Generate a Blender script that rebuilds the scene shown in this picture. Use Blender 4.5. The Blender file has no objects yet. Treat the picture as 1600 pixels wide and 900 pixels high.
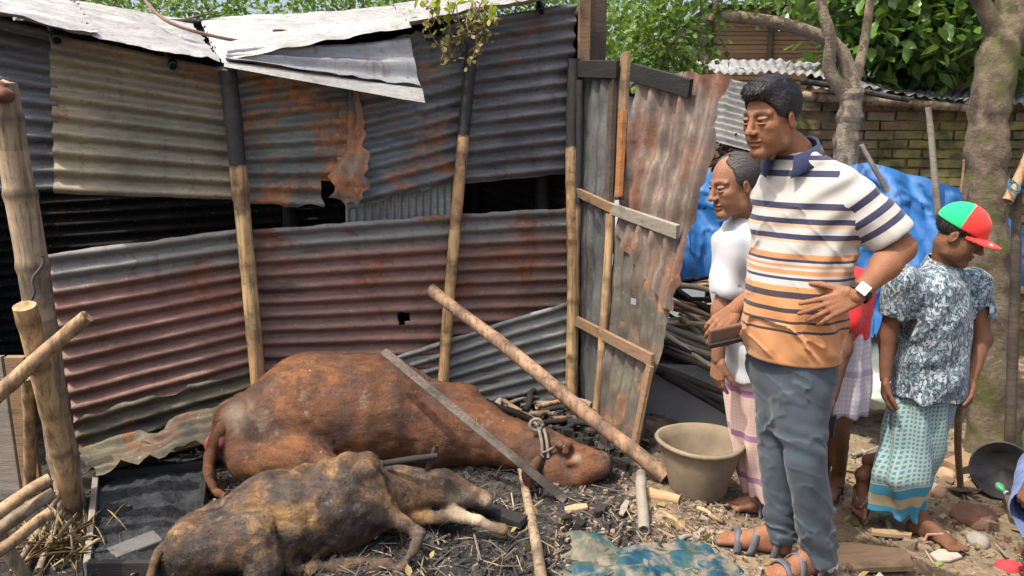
import bpy, math, random
import numpy as np
R = math.radians
random.seed(7)
rng = np.random.default_rng(7)
S = bpy.context.scene
COL = S.collection

# ---------------------------------------------------------------- camera
FPX, PITCH, CAMH = 1150.0, R(11.0), 1.5
cam = bpy.data.objects.new('camera', bpy.data.cameras.new('camera'))
COL.objects.link(cam)
cam.data.sensor_width = 36.0
cam.data.lens = 36.0 * FPX / 1600.0
cam.data.clip_start = 0.05
cam.data.clip_end = 500.0
cam.location = (0, 0, CAMH)
cam.rotation_euler = (R(90) - PITCH, 0, 0)
S.camera = cam
# ---------------------------------------------------------------- light
SUN_EL, SUN_AZ = R(62), R(-123)          # azimuth of the sun measured from +Y towards +X
w = bpy.data.worlds.new('World'); S.world = w; w.use_nodes = True
wn = w.node_tree
for n in list(wn.nodes): wn.nodes.remove(n)
sky = wn.nodes.new('ShaderNodeTexSky'); sky.sky_type = 'NISHITA'; sky.sun_disc = False
sky.sun_elevation = SUN_EL; sky.sun_rotation = SUN_AZ
sky.dust_density = 7.0; sky.air_density = 1.0; sky.ozone_density = .6
bg = wn.nodes.new('ShaderNodeBackground'); bg.inputs[1].default_value = 0.15
wo = wn.nodes.new('ShaderNodeOutputWorld')
wn.links.new(sky.outputs[0], bg.inputs[0]); wn.links.new(bg.outputs[0], wo.inputs[0])
sl = bpy.data.lights.new('sun', 'SUN'); sl.energy = 2.5; sl.angle = R(0.6); sl.color = (1.0, 0.93, 0.82)
sun = bpy.data.objects.new('sun', sl); COL.objects.link(sun)
sun.location = (-6, -4, 12)
from mathutils import Vector, Matrix
sd = Vector((math.sin(SUN_AZ) * math.cos(SUN_EL), math.cos(SUN_AZ) * math.cos(SUN_EL), math.sin(SUN_EL)))
sun.rotation_euler = (-sd).to_track_quat('-Z', 'Y').to_euler()
S.view_settings.view_transform = 'Standard'
S.view_settings.look = 'None'
S.view_settings.gamma = 1.0
S.view_settings.use_curve_mapping = False
S.view_settings.exposure = 1.08
try:
    S.cycles.max_bounces = 8; S.cycles.transparent_max_bounces = 8
except Exception: pass

# ---------------------------------------------------------------- maths helpers
def A(*v): return np.array(v, float)
def nrm(v): v = np.asarray(v, float); return v / (np.linalg.norm(v) + 1e-12)
def sm(t): t = np.clip(t, 0, 1); return t * t * (3 - 2 * t)
_perm = rng.permutation(256); _tab = rng.uniform(-1, 1, 256)
def vn(P):
    i = np.floor(P).astype(int); f = P - i; u = f * f * (3 - 2 * f)
    def h(a, b, c): return _tab[_perm[(_perm[(_perm[a & 255] + b) & 255] + c) & 255]]
    x, y, z = i[:, 0], i[:, 1], i[:, 2]; ux, uy, uz = u[:, 0], u[:, 1], u[:, 2]
    def L(a, b, t): return a + (b - a) * t
    return L(L(L(h(x, y, z), h(x+1, y, z), ux), L(h(x, y+1, z), h(x+1, y+1, z), ux), uy),
             L(L(h(x, y, z+1), h(x+1, y, z+1), ux), L(h(x, y+1, z+1), h(x+1, y+1, z+1), ux), uy), uz)
def fbm(P, o=3):
    s = 0; a = 1.0; P = np.asarray(P, float)
    for k in range(o): s = s + a * vn(P * 2**k + 17.3 * k); a *= .5
    return s
cp, sp = math.cos(PITCH), math.sin(PITCH)
def ray(px, py):
    X = (px - 800) / FPX; Y = -(py - 450) / FPX
    return A(X, cp + Y * sp, -sp + Y * cp)
def U(px, py, d):
    """the point seen at photo position px,py that lies d metres in front of the camera (world y = d)"""
    r = ray(px, py); return A(0, 0, CAMH) + r * (d / r[1])
def pxm(d): return FPX / d
def G(x, y):
    x = np.asarray(x, float); y = np.asarray(y, float)
    z = -.36 * sm((x - .75) / .9) * sm((y - 2.1) / .9)
    P = np.stack([x * 2.2, y * 2.2, x * 0], -1).reshape(-1, 3)
    z = z + .018 * fbm(P, 2).reshape(x.shape)
    return z
def gz(x, y): return float(G(np.array([x]), np.array([y]))[0])
def gp(px, py, up=0.0):
    r = ray(px, py); o = A(0, 0, CAMH); a = .5; b = 60.
    ts = np.concatenate([np.linspace(.8, 8, 400), np.linspace(8, 60, 200)])
    Q = o + ts[:, None] * r
    below = Q[:, 2] < G(Q[:, 0], Q[:, 1])
    k = int(np.argmax(below)) if below.any() else len(ts) - 1
    p = Q[k]; return A(p[0], p[1], gz(p[0], p[1]) + up)

# ---------------------------------------------------------------- mesh helpers
class MB:
    def __init__(s): s.V = []; s.F = []; s.n = 0; s.at = {}
    def add(s, V, *Fs, **at):
        V = np.asarray(V, float).reshape(-1, 3)
        for f in Fs:
            f = np.asarray(f, int)
            if len(f): s.F.append(f + s.n)
        for k, v in at.items():
            s.at.setdefault(k, []).append((s.n, np.broadcast_to(np.asarray(v, float), (len(V),)).copy()))
        s.V.append(V); s.n += len(V); return s
    def tube(s, pts, rad, n=10, cap=True, ell=1.0, **at):
        pts = np.asarray(pts, float); m = len(pts); rad = np.broadcast_to(np.asarray(rad, float), (m,))
        T = np.gradient(pts, axis=0); T /= np.linalg.norm(T, axis=1)[:, None] + 1e-12
        up = A(0, 0, 1) if abs(T[0][2]) < .9 else A(0, 1, 0)
        N = nrm(np.cross(T[0], up)); rings = []; an = np.linspace(0, 2 * np.pi, n, endpoint=False)
        for i in range(m):
            N = nrm(N - T[i] * np.dot(N, T[i])); B = np.cross(T[i], N)
            rings.append(pts[i] + rad[i] * (np.cos(an)[:, None] * N + ell * np.sin(an)[:, None] * B))
        V = np.concatenate(rings); i, j = np.meshgrid(np.arange(m - 1), np.arange(n), indexing='ij')
        a = (i * n + j).ravel(); b = (i * n + (j + 1) % n).ravel()
        F = np.stack([a, b, b + n, a + n], 1); fs = [F[:, ::-1]]
        if 'ring' in at:
            rg = at.pop('ring')
            for k, v in rg.items(): at[k] = np.repeat(np.asarray(v, float), n)
        if cap:
            c0 = len(V); V = np.concatenate([V, [pts[0], pts[-1]]]); jj = np.arange(n)
            fs.append(np.stack([np.full(n, c0), jj, (jj + 1) % n], 1)[:, ::-1])
            o = (m - 1) * n
            fs.append(np.stack([np.full(n, c0 + 1), o + (jj + 1) % n, o + jj], 1)[:, ::-1])
            for k in at:
                if np.ndim(at[k]): at[k] = np.concatenate([at[k], [at[k][0], at[k][-1]]])
        return s.add(V, *fs, **at)
    def box(s, c, size, X=(1, 0, 0), Y=(0, 1, 0), Z=None, jit=0.0, **at):
        X = nrm(X); Y = nrm(np.asarray(Y, float) - X * np.dot(X, Y)); Zv = np.cross(X, Y)
        h = np.asarray(size, float) / 2; V = []
        for sx in (-1, 1):
            for sy in (-1, 1):
                for sz in (-1, 1):
                    V.append(np.asarray(c) + X * sx * h[0] + Y * sy * h[1] + Zv * sz * h[2] + (rng.uniform(-jit, jit, 3) if jit else 0))
        F = [[0, 1, 3, 2], [4, 6, 7, 5], [0, 4, 5, 1], [2, 3, 7, 6], [0, 2, 6, 4], [1, 5, 7, 3]]
        return s.add(V, F, **at)
    def grid(s, V, nu, nv, keep=None, **at):
        i, j = np.meshgrid(np.arange(nu - 1), np.arange(nv - 1), indexing='ij')
        a = (i * nv + j).ravel(); F = np.stack([a, a + nv, a + nv + 1, a + 1], 1)
        if keep is not None: F = F[keep(np.asarray(V)[F].mean(1), i.ravel() / (nu - 2 + 1e-9), j.ravel() / (nv - 2 + 1e-9))]
        return s.add(V, F, **at)
    def data(s, name, mat=None, smooth=True, origin=(0, 0, 0)):
        V = np.concatenate(s.V) - np.asarray(origin, float)
        me = bpy.data.meshes.new(name)
        me.vertices.add(len(V)); me.vertices.foreach_set('co', V.astype(np.float32).ravel())
        tot = np.concatenate([np.full(len(f), f.shape[1]) for f in s.F]); li = np.concatenate([f.ravel() for f in s.F])
        me.loops.add(len(li)); me.loops.foreach_set('vertex_index', li.astype(np.int32))
        me.polygons.add(len(tot))
        st = np.concatenate([[0], np.cumsum(tot)[:-1]])
        me.polygons.foreach_set('loop_start', st.astype(np.int32)); me.polygons.foreach_set('loop_total', tot.astype(np.int32))
        me.polygons.foreach_set('use_smooth', np.full(len(tot), smooth))
        for k, l in s.at.items():
            arr = np.zeros(len(V), np.float32)
            for o, v in l: arr[o:o + len(v)] = v
            me.attributes.new(k, 'FLOAT', 'POINT').data.foreach_set('value', arr)
        me.update(calc_edges=True); me.validate()
        if mat: me.materials.append(mat)
        return me
def wloc(o):
    l = Vector((0, 0, 0))
    while o: l = l + o.location; o = o.parent
    return l
def obj(name, mb, mat, parent=None, smooth=True, label=None, cat=None, group=None, kind=None, origin=None, bevel=0):
    if parent is not None: org = tuple(wloc(parent))
    elif origin is None:
        V = np.concatenate(mb.V); org = ((V[:, 0].min() + V[:, 0].max()) / 2, (V[:, 1].min() + V[:, 1].max()) / 2, V[:, 2].min())
    else: org = origin
    o = bpy.data.objects.new(name, mb.data(name, mat, smooth, org)); COL.objects.link(o)
    if parent is not None: o.parent = parent
    else: o.location = org
    if bevel:
        b = o.modifiers.new('bevel', 'BEVEL'); b.width = bevel; b.segments = 2; b.limit_method = 'ANGLE'
    return tag(o, label, cat, group, kind)
def tag(o, label=None, cat=None, group=None, kind=None):
    if label: o['label'] = label
    if cat: o['category'] = cat
    if group: o['group'] = group
    if kind: o['kind'] = kind
    return o
def thing(name, loc, label, cat, group=None):
    o = bpy.data.objects.new(name, None); COL.objects.link(o); o.location = tuple(loc); o.empty_display_size = .1
    return tag(o, label, cat, group)
def lerp(a, b, t): return np.asarray(a, float) + (np.asarray(b, float) - np.asarray(a, float)) * t
def line(a, b, n, bend=0.0, seed=0):
    t = np.linspace(0, 1, n)[:, None]; P = np.asarray(a) + (np.asarray(b) - np.asarray(a)) * t
    if bend:
        q = np.linspace(0, 2.2, n)
        P = P + bend * np.stack([vn(np.stack([q + seed * 3.1, q * 0 + k * 9.7, q * 0], 1)) for k in range(3)], 1) * np.sin(np.pi * t) ** .5
    return P
def bamboo(mb, a, b, r, r2=None, node=.3, n=12, bend=.012, seed=1, char=None, knob=.12, hollow=True):
    """a culm with swollen nodes; char(t, point) gives how burnt it is"""
    a = np.asarray(a, float); b = np.asarray(b, float); r2 = r if r2 is None else r2
    Ln = np.linalg.norm(b - a); m = max(6, int(Ln / .03)); P = line(a, b, m, bend, seed); t = np.linspace(0, 1, m)
    s = t * Ln + seed * .137
    ph = (s / node) % 1.0; dn = np.minimum(ph, 1 - ph) * node
    rr = (r + (r2 - r) * t) * (1 + knob * np.exp(-(dn / .018) ** 2) + .04 * np.array([vn(A(x * 7, seed, 0)[None])[0] for x in s]))
    ch = np.zeros(m) if char is None else np.clip(np.array([char(tt, p) for tt, p in zip(t, P)]), 0, 1)
    mb.tube(P, rr, n, False, ring={'char': ch, 'node': np.exp(-(dn / .016) ** 2), 'along': s}); R0 = mb.V[-1]; jj = np.arange(n)
    for ring, c0, T_, fl, cc in ((R0[:n], P[0], P[1] - P[0], 1, ch[0]), (R0[-n:], P[-1], P[-2] - P[-1], 0, ch[-1])):   # hollow cut ends
        T_ = nrm(T_); i1 = c0 + (ring - c0) * .7 + (0 if hollow else 1) * rng.uniform(-.3, .3, (n, 1)) * r * T_; dp = min(.06, r * 1.4) if hollow else .002; i2 = i1 * (1 if hollow else .5) + (0 if hollow else .5) * c0 + T_ * dp; V = np.concatenate([ring, i1, i2, [c0 + T_ * dp]])
        F = np.concatenate([np.stack([o + jj, o + (jj + 1) % n, o + n + (jj + 1) % n, o + n + jj], 1) for o in (0, n)]); C3 = np.stack([2 * n + jj, 2 * n + (jj + 1) % n, np.full(n, 3 * n)], 1)
        mb.add(V, F if fl else F[:, ::-1], C3 if fl else C3[:, ::-1], char=cc, node=0, along=s[0])
    return mb

# ---------------------------------------------------------------- implicit surfaces (bodies, clothes, animals)
def smin(a, b, k):
    h = np.clip(.5 + .5 * (b - a) / k, 0, 1); return b + (a - b) * h - k * h * (1 - h)
def p_cone(a, b, ra, rb):
    a = np.asarray(a, float); b = np.asarray(b, float); ba = b - a; l2 = ba @ ba + 1e-12
    def f(P):
        q = P - a; t = np.clip(q @ ba / l2, 0, 1)
        return np.linalg.norm(q - t[:, None] * ba, axis=1) - (ra + (rb - ra) * t)
    return f
def p_ell(c, r, M=None):
    c = np.asarray(c, float); r = np.asarray(r, float)
    def f(P):
        q = P - c
        if M is not None: q = q @ M
        k0 = np.linalg.norm(q / r, axis=1); k1 = np.linalg.norm(q / (r * r), axis=1) + 1e-9
        return k0 * (k0 - 1) / k1
    return f
def p_plane(p, n):
    n = nrm(n); p = np.asarray(p, float)
    return lambda P: (P - p) @ n
def p_loft(secs, L, Fw, power=2.0):
    """secs: list of (centre, half width along L, half depth along Fw) from top to bottom"""
    secs = sorted(secs, key=lambda s: s[0][2]); z = np.array([s[0][2] for s in secs]); C = np.array([s[0] for s in secs])
    a = np.array([s[1] for s in secs]); b = np.array([s[2] for s in secs]); L = nrm(L); Fw = nrm(Fw)
    def f(P):
        zz = P[:, 2]; t = np.clip(zz, z[0], z[-1])
        # smooth interpolation
        k = np.clip(np.searchsorted(z, t) - 1, 0, len(z) - 2); u = sm((t - z[k]) / (z[k+1] - z[k]))*.5 + .5*(t - z[k]) / (z[k+1] - z[k])
        cx = C[k] + (C[k+1] - C[k]) * u[:, None]; aa = a[k] + (a[k+1] - a[k]) * u; bb = b[k] + (b[k+1] - b[k]) * u
        q = P - cx; x = np.abs(q @ L) / aa; y = np.abs(q @ Fw) / bb
        rr = (x ** power + y ** power) ** (1 / power)
        d = (rr - 1) * np.minimum(aa, bb)
        return np.maximum(d, np.maximum(zz - z[-1], z[0] - zz))
    return f
def p_cyl(a, ax, r, ln):
    a = np.asarray(a, float); ax = nrm(ax)
    def f(P):
        q = P - a; t = q @ ax; return np.maximum(np.linalg.norm(q - t[:, None] * ax, axis=1) - r, np.maximum(-t, t - ln))
    return f
class Sdf:
    def __init__(s): s.ops = []; s.disp = None
    def u(s, f, k=.01): s.ops.append((0, f, k)); return s
    def cut(s, f, k=.005): s.ops.append((1, f, k)); return s
    def chain(s, pts, k=.01):
        for (a, ra), (b, rb) in zip(pts[:-1], pts[1:]): s.u(p_cone(a, b, ra, rb), k)
        return s
    def __call__(s, P):
        d = np.full(len(P), 9.0)
        for m, f, k in s.ops:
            e = f(P)
            d = smin(d, e, k) if m == 0 else -smin(-d, e, k)
        if s.disp is not None: d = d - s.disp(P)
        return d
def polygonise(f, lo, hi, h):
    lo = np.asarray(lo, float) - 2 * h; n = np.ceil((np.asarray(hi, float) + 2 * h - lo) / h).astype(int); B = 6
    n = ((n + B - 1) // B) * B + 1
    D = np.full(n, 9.0, np.float32); nb = (n - 1) // B
    I = np.stack(np.meshgrid(*[np.arange(k) for k in nb], indexing='ij'), -1).reshape(-1, 3)
    dc = f(lo + (I * B + B / 2) * h); rad = B * h * .87 * 1.7 + .012
    near = np.abs(dc) < rad
    loc = np.stack(np.meshgrid(*[np.arange(B + 1)] * 3, indexing='ij'), -1).reshape(-1, 3)
    for b in I[~near & (dc < 0)]: D[b[0]*B:b[0]*B+B+1, b[1]*B:b[1]*B+B+1, b[2]*B:b[2]*B+B+1] = -1
    J = I[near]
    for c in range(0, len(J), 600):
        id_ = (J[c:c+600, None, :] * B + loc[None]).reshape(-1, 3)
        D[id_[:, 0], id_[:, 1], id_[:, 2]] = f(lo + id_ * h)
    neg = D < 0
    c8 = [neg[i:n[0]-1+i, j:n[1]-1+j, k:n[2]-1+k] for i in (0, 1) for j in (0, 1) for k in (0, 1)]
    cnt = sum(x.astype(np.int8) for x in c8); act = (cnt > 0) & (cnt < 8)
    idx = np.argwhere(act); vid = np.full(act.shape, -1, np.int64); vid[act] = np.arange(len(idx))
    pos = np.zeros((len(idx), 3)); num = np.zeros(len(idx))
    cor = [(i, j, k) for i in (0, 1) for j in (0, 1) for k in (0, 1)]
    val = {c: D[idx[:, 0]+c[0], idx[:, 1]+c[1], idx[:, 2]+c[2]] for c in cor}
    for c in cor:
        for ax in range(3):
            if c[ax] == 0:
                e = list(c); e[ax] = 1; e = tuple(e); a, b = val[c], val[e]; x = (a < 0) != (b < 0)
                t = a / (a - b + 1e-12); p = np.array(c, float)[None] + t[:, None] * np.eye(3)[ax][None]
                pos[x] += p[x]; num[x] += 1
    V = lo + (idx + pos / num[:, None]) * h
    Fs = []
    for ax in range(3):
        o1, o2 = [(1, 2), (2, 0), (0, 1)][ax]
        s0 = [slice(1, -1)] * 3; s0[ax] = slice(0, -1); s1 = [slice(1, -1)] * 3; s1[ax] = slice(1, None)
        a, b = neg[tuple(s0)], neg[tuple(s1)]
        for flip, msk in ((0, a & ~b), (1, ~a & b)):
            e = np.argwhere(msk)
            if not len(e): continue
            e = e + 1; e[:, ax] -= 1
            def g(d1, d2):
                q = e.copy(); q[:, o1] -= d1; q[:, o2] -= d2; return vid[q[:, 0], q[:, 1], q[:, 2]]
            F = np.stack([g(1, 1), g(0, 1), g(0, 0), g(1, 0)], 1)
            F = F[(F >= 0).all(1)]
            Fs.append(F[:, ::-1] if flip else F)
    return V, np.concatenate(Fs)
def sdf_mb(mb, f, lo, hi, h, relax=1, **at):
    V, F = polygonise(f, lo, hi, h)
    for _ in range(relax):      # light smoothing of the voxel surface
        acc = np.zeros_like(V); c = np.zeros(len(V))
        for k in range(4):
            np.add.at(acc, F[:, k], V[F[:, (k+1) % 4]] + V[F[:, (k+3) % 4]]); np.add.at(c, F[:, k], 2)
        V = V * .5 + .5 * acc / np.maximum(c, 1)[:, None]
    ats = {k: (v(V) if callable(v) else v) for k, v in at.items()}
    return mb.add(V, F, **ats)
def box_of(pts, pad):
    P = np.array(pts); return P.min(0) - pad, P.max(0) + pad
# ---------------------------------------------------------------- materials
def nd(nt, t, ins=None, **props):
    n = nt.nodes.new(t)
    for k, v in props.items(): setattr(n, k, v)
    for k, v in (ins or {}).items():
        if isinstance(v, bpy.types.NodeSocket): nt.links.new(v, n.inputs[k])
        else: n.inputs[k].default_value = v
    return n
def c4(c): return (c[0], c[1], c[2], 1.0) if not isinstance(c, bpy.types.NodeSocket) else c
def coords(nt, scale=(1, 1, 1), rot=(0, 0, 0)):
    tc = nt.nodes.new('ShaderNodeTexCoord')
    return nd(nt, 'ShaderNodeMapping', {'Vector': tc.outputs['Object'], 'Scale': scale, 'Rotation': rot}).outputs[0]
def noise(nt, scale, vec=None, detail=5, rough=.6, dist=0.0):
    if vec is None: vec = coords(nt)
    return nd(nt, 'ShaderNodeTexNoise', {'Vector': vec, 'Scale': scale, 'Detail': detail, 'Roughness': rough, 'Distortion': dist}).outputs[0]
def ramp(nt, fac, stops, interp='LINEAR'):
    n = nd(nt, 'ShaderNodeValToRGB', {'Fac': fac}); cr = n.color_ramp; cr.interpolation = interp
    while len(cr.elements) > 1: cr.elements.remove(cr.elements[-1])
    cr.elements[0].position = stops[0][0]
    def col(c): return (c, c, c, 1) if np.isscalar(c) else c4(c)
    cr.elements[0].color = col(stops[0][1])
    for p, c in stops[1:]: e = cr.elements.new(p); e.color = col(c)
    return n.outputs[0]
def mixc(nt, fac, a, b, mode='MIX'):
    n = nd(nt, 'ShaderNodeMix', data_type='RGBA', blend_type=mode)
    for i, v in ((0, fac), (6, a), (7, b)):
        if isinstance(v, bpy.types.NodeSocket): nt.links.new(v, n.inputs[i])
        else: n.inputs[i].default_value = v if i == 0 else c4(v)
    return n.outputs[2]
def math_(nt, op, a, b=0.0, c=None, clamp=False):
    n = nd(nt, 'ShaderNodeMath', operation=op, use_clamp=clamp)
    for i, v in enumerate((a, b) if c is None else (a, b, c)):
        if isinstance(v, bpy.types.NodeSocket): nt.links.new(v, n.inputs[i])
        else: n.inputs[i].default_value = v
    return n.outputs[0]
def attr(nt, name): return nd(nt, 'ShaderNodeAttribute', attribute_name=name).outputs['Fac']
def sep(nt, vec=None):
    if vec is None: vec = coords(nt)
    return nd(nt, 'ShaderNodeSeparateXYZ', {0: vec}).outputs
def new(name):
    m = bpy.data.materials.new(name); m.use_nodes = True; nt = m.node_tree
    return m, nt, nt.nodes['Principled BSDF']
def fin(nt, b, color, rough=.8, bump=None, bs=.3, bd=.01, metal=0.0, spec=.3, sss=0.0):
    for k, v in (('Base Color', color if isinstance(color, bpy.types.NodeSocket) else c4(color)), ('Roughness', rough), ('Metallic', metal), ('Specular IOR Level', spec)):
        if isinstance(v, bpy.types.NodeSocket): nt.links.new(v, b.inputs[k])
        else: b.inputs[k].default_value = v
    if sss: b.inputs['Subsurface Weight'].default_value = sss; b.inputs['Subsurface Radius'].default_value = (.01, .004, .002); b.inputs['Subsurface Scale'].default_value = .6
    if bump is not None:
        bn = nd(nt, 'ShaderNodeBump', {'Height': bump, 'Strength': bs, 'Distance': bd}); nt.links.new(bn.outputs[0], b.inputs['Normal'])

def tin(name, base, base2, rust=.3, soot=.2, rustcol=(.26, .085, .03), rough=.6, metal=.25, dark=(.018, .019, .022), off=(0, 0, 0), streak=(1, 1, 6), top=None):
    m, nt, b = new(name)
    tc = nt.nodes.new('ShaderNodeTexCoord')
    v = nd(nt, 'ShaderNodeMapping', {'Vector': tc.outputs['Object'], 'Location': off}).outputs[0]
    vs = nd(nt, 'ShaderNodeMapping', {'Vector': tc.outputs['Object'], 'Location': off, 'Scale': streak}).outputs[0]
    c = mixc(nt, ramp(nt, noise(nt, 2.5, v, 6), [(.35, 0.0), (.65, 1.0)]), base, base2)
    c = mixc(nt, math_(nt, 'MULTIPLY', ramp(nt, noise(nt, 14, vs, 6, .7), [(.4, 0.0), (.75, 1.0)]), .55), c, [x * .45 for x in base2])
    if top: c = mixc(nt, ramp(nt, math_(nt, 'ADD', attr(nt, 'sv'), math_(nt, 'MULTIPLY', math_(nt, 'SUBTRACT', noise(nt, 6, v, 5), .5), .12)), [(top - .02, 1.0), (top + .03, 0.0)]), c, (.17, .17, .16))
    rm = ramp(nt, noise(nt, 3.3, v, 8, .68, .6), [(.66 - rust * .42, 0.0), (.74 - rust * .42, 1.0)])
    rc = ramp(nt, noise(nt, 22, v, 5), [(.3, [x * .45 for x in rustcol]), (.6, rustcol), (.8, (rustcol[0] * 1.5, rustcol[1] * 1.9, rustcol[2] * 2.2))])
    c = mixc(nt, math_(nt, 'MULTIPLY', rm, .85), c, rc)
    so = ramp(nt, noise(nt, 1.7, nd(nt, 'ShaderNodeMapping', {'Vector': vs, 'Location': (3, 7, 1)}).outputs[0], 7, .62), [(.72 - soot * .5, 0.0), (.9 - soot * .5, 1.0)])
    c = mixc(nt, math_(nt, 'MULTIPLY', so, .9), c, dark)
    spk = ramp(nt, noise(nt, 60, v, 3), [(.66, 0.0), (.71, 1.0)])
    c = mixc(nt, math_(nt, 'MULTIPLY', spk, .45), c, (.4, .38, .34))
    dk = ramp(nt, noise(nt, 36, nd(nt, 'ShaderNodeMapping', {'Vector': v, 'Location': (7, 7, 7)}).outputs[0], 5, .75), [(.58, 0.0), (.68, .7)])
    c = mixc(nt, dk, c, [x * .35 for x in base2])
    drp = ramp(nt, noise(nt, 16, nd(nt, 'ShaderNodeMapping', {'Vector': v, 'Location': (2, 5, 7), 'Scale': (1, 1, .12)}).outputs[0], 6, .7), [(.56, 0.0), (.68, .6)])
    c = mixc(nt, drp, c, mixc(nt, .5, [x * .5 for x in base2], [x * .5 for x in rustcol]))
    rgh = math_(nt, 'ADD', math_(nt, 'MULTIPLY', math_(nt, 'MAXIMUM', rm, so), .3), rough, clamp=True)
    fin(nt, b, c, rgh, noise(nt, 32, v, 8, .7), .5, .006, math_(nt, 'MULTIPLY', math_(nt, 'SUBTRACT', 1.0, math_(nt, 'MAXIMUM', rm, so)), metal), .35)
    return m
def bamboo_mat(name, c1, c2, dirt=.5):
    m, nt, b = new(name)
    v = coords(nt, (1, 1, .15))
    c = mixc(nt, noise(nt, 30, v, 5), c1, c2)
    al0 = nd(nt, 'ShaderNodeTexWhiteNoise', {'W': math_(nt, 'FLOOR', math_(nt, 'MULTIPLY', attr(nt, 'along'), 3.1))}, noise_dimensions='1D').outputs[0]
    c = mixc(nt, math_(nt, 'MULTIPLY', al0, .5), c, [min(.6, x * 1.5) for x in c1])
    c = mixc(nt, ramp(nt, noise(nt, 46, coords(nt, (1, 1, .06)), 6, .7), [(.48, 0.0), (.62, .75)]), c, [x * .42 for x in c2])
    c = mixc(nt, ramp(nt, noise(nt, 6, None, 7, .7), [(.46, 0.0), (.62, dirt * 1.3)]), c, (.045, .036, .03))
    c = mixc(nt, math_(nt, 'MULTIPLY', attr(nt, 'node'), .7), c, [x * .25 for x in c2])
    al = nd(nt, 'ShaderNodeCombineXYZ', {2: attr(nt, 'along')}).outputs[0]
    ch = math_(nt, 'MULTIPLY', attr(nt, 'char'), 1.0)
    ch2 = ramp(nt, math_(nt, 'ADD', ch, math_(nt, 'MULTIPLY', math_(nt, 'SUBTRACT', noise(nt, 12, None, 6), .5), .9)), [(.4, 0.0), (.62, 1.0)])
    blk = mixc(nt, noise(nt, 40), (.008, .008, .009), (.05, .048, .048))
    c = mixc(nt, ch2, c, blk)
    fin(nt, b, c, .66, noise(nt, 60, coords(nt, (1, 1, .1)), 6, .7), .6, .006, 0, .3)
    return m
def wood_mat(name, c1, c2, sc=(1, 1, 8), rot=(0, 0, 0), burn=0.0):
    m, nt, b = new(name)
    v = coords(nt, sc, rot)
    c = mixc(nt, ramp(nt, noise(nt, 9, v, 6, .65), [(.3, 0.0), (.7, 1.0)]), c1, c2)
    c = mixc(nt, ramp(nt, noise(nt, 4, None, 6), [(.55 - burn * .4, 0.0), (.72 - burn * .3, .85)]), c, (.014, .013, .013))
    fin(nt, b, c, .8, noise(nt, 26, v, 6), .5, .006)
    return m
def plain(name, c1, c2, sc=8, rough=.8, bump=.3, bd=.004, spec=.25, metal=0, sss=0, fine=60):
    m, nt, b = new(name)
    c = mixc(nt, ramp(nt, noise(nt, sc, None, 6), [(.3, 0.0), (.7, 1.0)]), c1, c2)
    fin(nt, b, c, rough, noise(nt, fine, None, 5), bump, bd, metal, spec, sss)
    return m
def leaf_mat(name, c1, c2, c3, rough=.45, trans=.35):
    m, nt, b = new(name)
    rp = nt.nodes.new('ShaderNodeNewGeometry').outputs['Random Per Island']
    c = ramp(nt, rp, [(0.0, c1), (.5, c2), (1.0, c3)])
    c = mixc(nt, noise(nt, 1.2, None, 3), c, mixc(nt, .5, c, c1))
    fin(nt, b, c, rough, None, spec=.4)
    t = nd(nt, 'ShaderNodeBsdfTranslucent', {0: mixc(nt, .5, c, (.25, .38, .04))})
    mx = nd(nt, 'ShaderNodeMixShader', {0: trans, 1: b.outputs[0], 2: t.outputs[0]})
    nt.links.new(mx.outputs[0], nt.nodes['Material Output'].inputs[0])
    return m
def island(name, stops, rough=.85, sc=20, spec=.2):
    m, nt, b = new(name)
    rp = nt.nodes.new('ShaderNodeNewGeometry').outputs['Random Per Island']
    c = ramp(nt, rp, stops)
    c = mixc(nt, math_(nt, 'MULTIPLY', noise(nt, sc, None, 5), .7), c, (.03, .027, .024))
    fin(nt, b, c, rough, noise(nt, 50), .3, .004, 0, spec)
    return m
def objrand(name, stops, rough=.9, bump=.5, moss=0.0):
    m, nt, b = new(name)
    oi = nt.nodes.new('ShaderNodeObjectInfo').outputs['Random']
    wv = nt.nodes.new('ShaderNodeNewGeometry').outputs['Position']
    c = ramp(nt, oi, stops)
    c = mixc(nt, math_(nt, 'MULTIPLY', noise(nt, 18, wv, 5), .6), c, (.06, .05, .04))
    if moss:
        xr = math_(nt, 'MULTIPLY', math_(nt, 'SUBTRACT', sep(nt, wv)[0], 2.95), .8, clamp=True)
        mm = ramp(nt, math_(nt, 'ADD', noise(nt, 2.6, wv, 7, .7), math_(nt, 'MULTIPLY', math_(nt, 'SUBTRACT', xr, .35), .35)), [(.62 - moss * .2, 0.0), (.78 - moss * .2, 1.0)])
        mc = mixc(nt, ramp(nt, noise(nt, 7, wv, 5), [(.4, 0.0), (.65, 1.0)]), (.05, .048, .022), (.19, .165, .05))
        c = mixc(nt, math_(nt, 'MULTIPLY', mm, .88), c, mc)
    fin(nt, b, c, rough, noise(nt, 40, wv, 6), bump, .008)
    return m

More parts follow.
